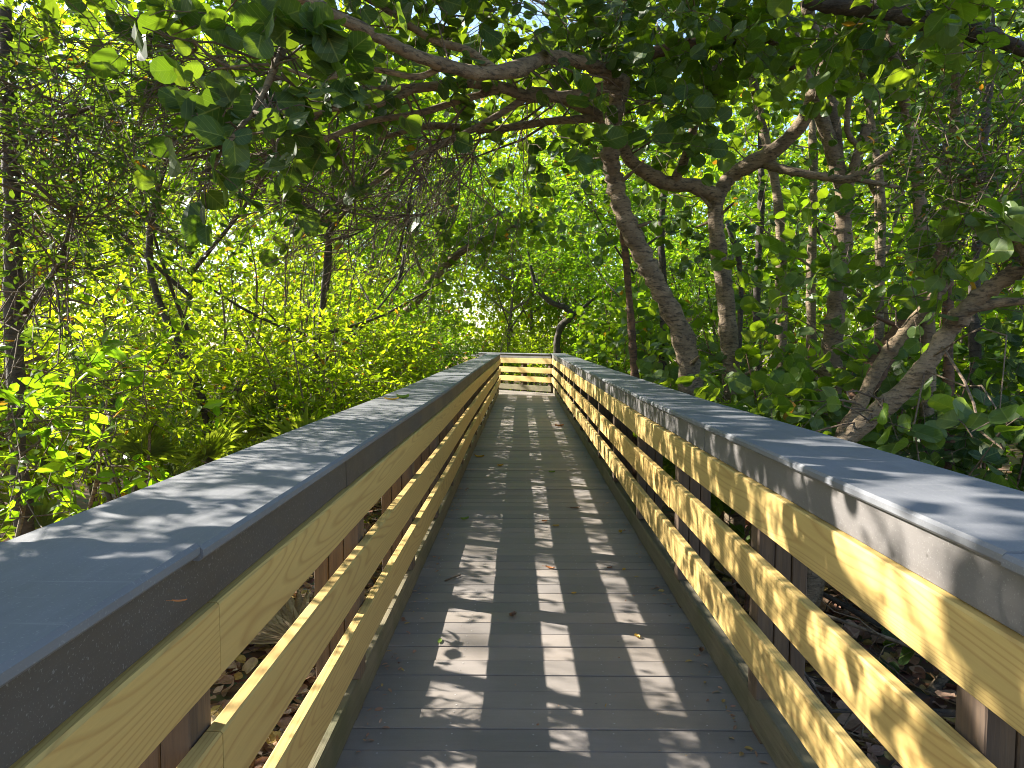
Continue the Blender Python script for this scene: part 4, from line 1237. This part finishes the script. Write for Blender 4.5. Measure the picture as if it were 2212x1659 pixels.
tree('hanging_branch', 'dark heavy branch reaching across the upper corner over the forked trunk', 'branch', None,
     [([at(1740, 0, 4.6), at(1800, 12, 4.6), at(1900, 20, 4.5), at(1990, 42, 4.4), at(2060, 62, 4.3), at(2140, 80, 4.2), at(2260, 130, 4.1)], [0.05, 0.05, 0.055, 0.055, 0.05, 0.045, 0.03])],
     [(at(2080, 20, 4.2), (0.35, 0.3, 0.2), 12), (at(1950, -10, 4.3), (0.4, 0.3, 0.2), 12), (at(2190, 80, 4.1), (0.35, 0.3, 0.2), 10)], 'grape', 'bark_dark', 1.0, up=0.3, bl=3)
tree('dead_branch', 'peeling red brown dead branch crossing between the broken trunk and the crooked limb', 'branch', None,
     [([at(1340, 140, 5.9), at(1420, 112, 5.9), at(1500, 96, 5.9), at(1580, 84, 5.9), at(1660, 84, 5.9), at(1700, 100, 5.9), at(1712, 150, 5.9)], [0.045, 0.05, 0.052, 0.05, 0.045, 0.04, 0.03])],
     [(at(1600, 60, 5.9), (0.3, 0.3, 0.2), 6)], 'grape', 'bark_red', 1.0, bl=2)

CAN = [((x, y, z), (0.55, 0.55, 0.35), 20) for x, y, z in
       [(-2.2, 2.6, 3.61), (-3.0, 3.8, 3.96), (-2.4, 4.6, 4.25), (-3.4, 2.4, 3.69), (-1.6, 3.6, 4.03), (-1.2, 1.6, 3.59), (-2.6, 1.2, 3.34), (-3.8, 4.8, 4.38), (-2.9, 5.8, 4.80), (-1.7, 5.6, 4.87), (-0.6, 4.4, 4.43), (-0.5, 2.6, 3.91),
        (0.6, 3.6, 3.98), (0.4, 5.6, 4.68), (-0.8, 6.8, 5.42), (1.4, 5.0, 4.45), (-2.2, 7.4, 5.59), (0.8, 7.4, 5.27), (2.0, 3.4, 3.97), (2.4, 6.6, 5.13), (-4.6, 3.4, 4.21), (-4.2, 6.4, 5.17), (1.6, 8.6, 5.63), (-0.6, 9.0, 6.48), (-3.6, 8.2, 5.98)]]
gc = np.random.default_rng(77)
for k in range(34):
    cx, cyy = gc.uniform(-2.6, 2.6), gc.uniform(3.5, 13.0)
    CAN.append(((cx, cyy, 3.55 + 0.20 * cyy + gc.uniform(0, 0.7)), (0.6, 0.6, 0.35), 24 if cx > 0 else 16))
tree('canopy_sea_grape', 'sea grape limbs and dense round leaves roofing the walk along the top edge', 'tree', 'sea grape trees',
     [([(-3.3, 1.2, gz(-3.3, 1.2) - .03), (-3.2, 1.3, 0.9), (-3.3, 1.6, 2.0), (-3.1, 2.0, 2.9), (-2.9, 2.5, 3.5)], [0.085, 0.08, 0.07, 0.065, 0.05])],
     CAN, 'grape_dark', 'bark_grey', 1.0,
     [([(-2.95, 2.4, 3.4), (-1.8, 3.2, 4.1), (-0.6, 4.4, 4.5), (0.6, 5.0, 4.7), (1.8, 5.2, 4.8)], [0.045, 0.04, 0.034, 0.028, 0.015]),
      ([(-3.05, 2.1, 3.0), (-2.3, 1.6, 3.4), (-1.5, 1.4, 3.6), (-0.6, 1.4, 3.7)], [0.04, 0.034, 0.026, 0.014]),
      ([(-2.9, 2.5, 3.5), (-2.6, 4.6, 4.4), (-1.8, 7.0, 5.4), (-0.4, 9.6, 6.2), (0.8, 11.5, 6.6)], [0.045, 0.04, 0.035, 0.028, 0.014]),
      ([(-3.1, 2.0, 2.9), (-3.8, 3.4, 3.8), (-4.4, 5.0, 4.6)], [0.04, 0.03, 0.016])],
     bl=5, up=0.5, twig_len=(0.25, 0.55))

# big dark leaves hanging close, upper left
tree('sea_grape_bough', 'hanging bough with a cluster of big dark round leaves over the shaded railing', 'branch', None,
     [([at(700, 10, 3.2), at(640, 60, 3.1), at(600, 130, 3.0), at(560, 220, 2.9), at(500, 300, 2.8), at(450, 370, 2.75)], [0.022, 0.02, 0.016, 0.012, 0.009, 0.005])],
     [(at(520, 250, 2.8), (0.22, 0.2, 0.12), 4), (at(430, 300, 2.75), (0.18, 0.18, 0.12), 3), (at(600, 260, 2.9), (0.2, 0.18, 0.1), 3), (at(680, 250, 3.0), (0.16, 0.18, 0.1), 4), (at(450, 110, 2.9), (0.22, 0.2, 0.12), 3),
      (at(620, 60, 2.9), (0.25, 0.2, 0.12), 4), (at(740, 120, 3.0), (0.2, 0.2, 0.12), 3), (at(430, 370, 2.7), (0.12, 0.12, 0.08), 3), (at(360, 60, 2.9), (0.2, 0.2, 0.1), 4), (at(700, 170, 3.0), (0.2, 0.2, 0.1), 7)],
     'grape_dark', 'bark_grey', 0.9, bl=3, up=0.05, twig_len=(0.10, 0.22), droop=0.4)

# small leaved branch close by on the other side
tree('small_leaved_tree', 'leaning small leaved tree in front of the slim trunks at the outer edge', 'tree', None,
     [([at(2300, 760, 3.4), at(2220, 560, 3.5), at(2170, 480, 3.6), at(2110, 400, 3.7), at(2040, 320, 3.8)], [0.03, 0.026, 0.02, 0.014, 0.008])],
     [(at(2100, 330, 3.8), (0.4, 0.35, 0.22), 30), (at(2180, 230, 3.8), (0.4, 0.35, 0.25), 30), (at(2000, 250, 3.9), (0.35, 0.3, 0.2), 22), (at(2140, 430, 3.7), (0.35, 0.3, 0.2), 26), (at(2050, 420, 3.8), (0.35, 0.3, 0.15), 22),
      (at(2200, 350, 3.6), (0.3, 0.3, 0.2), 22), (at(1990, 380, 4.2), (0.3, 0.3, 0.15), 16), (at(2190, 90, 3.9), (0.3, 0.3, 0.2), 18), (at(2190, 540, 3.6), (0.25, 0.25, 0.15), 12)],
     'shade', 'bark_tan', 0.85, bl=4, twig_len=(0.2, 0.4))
GU = 'round leaved bushes behind the dappled railing'
for x, y, h, r, st, n, tw, lab in [
    (2.15, 5.7, 1.55, 0.55, 4, 7, 7, 'round leaved bush with sunlit pale leaves below the leaning broken trunk'),
    (3.0, 3.9, 0.75, 0.6, 3, 6, 5, 'round leaved bush in front of the thick brown trunk'),
    (2.1, 7.4, 1.8, 0.65, 4, 9, 10, 'round leaved bush against the dappled railing at mid length'),
    (2.2, 9.6, 2.3, 0.8, 4, 10, 12, 'round leaved bush beyond the brown slim trunk'),
    (2.3, 12.2, 2.8, 0.9, 4, 11, 14, 'round leaved bush along the far part of the dappled railing'),
    (2.2, 15.0, 3.2, 0.9, 5, 12, 16, 'tall round leaved bush near the far corner of the dappled railing'),
    (3.6, 6.6, 1.5, 0.9, 4, 9, 9, 'round leaved bush at the foot of the forked trunk'),
    (4.4, 4.6, 0.9, 0.9, 4, 7, 6, 'low round leaved bush in the darkest corner under the mossy trunk'),
    (1.72, 5.3, 1.35, 0.38, 3, 7, 8, 'round leaved bush with pale leaves hiding the foot of the leaning broken trunk'),
    (1.66, 6.9, 1.75, 0.42, 3, 7, 8, 'slim round leaved bush close behind the leaning broken trunk'),
    (3.1, 5.0, 1.25, 0.7, 4, 9, 12, 'dark round leaved bush between the striped trunk and the thick brown trunk'),
    (5.3, 4.9, 1.7, 1.0, 4, 11, 13, 'dark round leaved bush at the outer edge behind the small leaved tree'),
    (5.4, 7.0, 2.3, 1.1, 5, 12, 14, 'tall dark round leaved bush behind the pale slim trunk'),
    (4.0, 8.0, 1.9, 0.9, 4, 11, 13, 'dark round leaved bush between the forked trunk and the crooked sea grape'),
    (4.8, 8.8, 2.2, 1.1, 5, 11, 11, 'round leaved bush behind the forked trunk'),
    (3.4, 10.8, 2.6, 1.0, 5, 11, 12, 'round leaved bush behind the crooked sea grape trunk'),
    (4.6, 13.0, 3.4, 1.3, 5, 12, 14, 'tall round leaved bush beyond all the sea grape trunks'),
]:
    shrub('sea_grape_bush', lab, 'shrub', GU, x, y, h, r, ('grape' if x < 2.2 else 'grape_dark') if y < 8 else 'grape_far', st, n, tw, 0.15, 0.42, lscale=1.0, bark='bark_red', sr=0.016, up=0.25, tl=(0.2, 0.4))


M['wood'] = leaf_mat('far_wood_leaf', [(0.055, 0.115, 0.010), (0.075, 0.140, 0.012), (0.095, 0.155, 0.014)], [(0.40, 0.60, 0.010), (0.60, 0.74, 0.014)], 0.5, 0.6)


tree('seedling', 'small green seedling growing up beside the nearest post of the shaded railing', 'plant', None,
     [([(-1.10, 2.0, GZ), (-1.12, 2.05, -0.2), (-1.09, 2.1, 0.12), (-1.08, 2.12, 0.36)], [0.006, 0.005, 0.004, 0.003])],
     [((-1.10, 2.12, 0.22), (0.05, 0.08, 0.10), 5), ((-1.12, 2.25, 0.08), (0.05, 0.08, 0.08), 4)], 'small', 'twig_bark' if 'twig_bark' in M else 'bark_tan', 1.0, bl=1, twig_len=(0.06, 0.12))


def brush(name, lab, c, r, n, seed, m='bark_dark'):
    g = np.random.default_rng(seed)
    c = np.array(c, float)
    root = empty(name, c, lab, 'brushwood', 'heaps of dead branches in the gloom')
    for i in range(n):
        a = g.uniform(0, 2 * PI)
        p0 = c + np.array((g.uniform(-1, 1) * r, g.uniform(-1, 1) * r, g.uniform(0.02, 0.25)))
        L = g.uniform(0.8, 2.0)
        d = np.array((math.cos(a), math.sin(a), g.uniform(0.0, 0.65)))
        pts = [p0 + d * L * t + np.array((0, 0, -0.25 * L * t * t)) + g.standard_normal(3) * 0.06 for t in (0, .35, .7, 1)]
        q = g.uniform(0.010, 0.034)
        tb = TubeBuf()
        P = tb.line(pts, [q, q * 0.8, q * 0.6, q * 0.3], 7, 5, 0.06, seed + i)
        k = 7
        P2 = P[g.integers(2, len(P), k)]
        D2 = d * 0.6 + g.standard_normal((k, 3)) * 0.6 + np.array((0, 0, 0.2))
        tw = make_twigs(g, P2, D2, g.uniform(0.25, 0.8, k), 0.15, 0.2, 5)
        tb.many(tw, np.linspace(q * 0.3, q * 0.12, 5)[None] * np.ones((k, 1)), 4)
        tb.build('branch', M[m] if i % 3 else M['bark_grey'], root)


brush('brushwood', 'heap of dead dark branches under the mossy leaning trunk', (3.3, 3.4, GZ), 0.9, 16, 301)
brush('brushwood', 'tangle of dead branches low behind the near end of the dappled rail cap', (2.9, 2.2, GZ), 0.8, 11, 302)
brush('brushwood', 'dark twiggy heap in the lowest corner beside the near dappled rail cap', (3.9, 3.0, GZ), 0.8, 16, 305)
brush('brushwood', 'tangle of fallen branches at the foot of the thick brown trunk', (3.6, 5.2, GZ), 1.1, 14, 303)
brush('brushwood', 'sticks and fallen branches under the bright near shrub by the shaded rail', (-3.3, 2.9, GZ), 0.8, 8, 304, 'bark_red')


def far_wood():
    """the far side of the wood all around, too deep to tell its trees apart"""
    g = np.random.default_rng(17)
    lb = LeafBuf('far')
    n = 0
    cs = []
    for i in range(1150):
        a = math.radians(g.uniform(-66, 66))
        d = g.uniform(17, 30) if abs(a) > 0.5 else g.uniform(28, 40)
        x, y = d * math.sin(a) * 0.95, d * math.cos(a)
        if y < 1:
            continue
        z = g.uniform(-0.3, min(13.0, 0.46 * d + 1.6))
        if x < -4 and (-2.7 if y + 0.383 * x < 9 else -2.1) < z + 0.642 * x < 2.3 and -1 < y + 0.383 * x < 24 and g.uniform() < 0.85:
            continue                     # glades on the sunny side let the light down to the walk
        cs.append((x, y, z))
    cs = np.array(cs)
    k = 80
    P = (cs[:, None] + unit(g.standard_normal((len(cs), k, 3))) * (g.uniform(0, 1, (len(cs), k, 1)) ** 0.5) * np.array([2.1, 2.1, 1.5])).reshape(-1, 3)
    A = g.standard_normal(P.shape)
    N = g.standard_normal(P.shape) + np.array([0, 0, 0.8])
    lb.add(P, A, N, g.uniform(0.16, 0.34, len(P)), 1.2)
    # a second, farther belt of the same wood
    cs = []
    for i in range(900):
        a, d = math.radians(g.uniform(-64, 64)), g.uniform(34, 50)
        x, y, z = d * math.sin(a), d * math.cos(a), g.uniform(-0.5, 0.44 * d)
        if abs(z + 0.642 * x) < 3.5 and -1 < y + 0.383 * x < 24:
            continue
        cs.append((x, y, z))
    cs = np.array(cs)
    P = (cs[:, None] + unit(g.standard_normal((len(cs), 90, 3))) * (g.uniform(0, 1, (len(cs), 90, 1)) ** 0.5) * np.array([3.4, 3.4, 2.4])).reshape(-1, 3)
    lb.add(P, g.standard_normal(P.shape), g.standard_normal(P.shape) + np.array([0, 0, 0.5]), g.uniform(0.28, 0.5, len(P)), 1.4)
    tag(lb.build('far_woodland', M['wood']), 'bright green depth of the wood behind every nearer tree', 'woodland', kind='stuff')


far_wood()
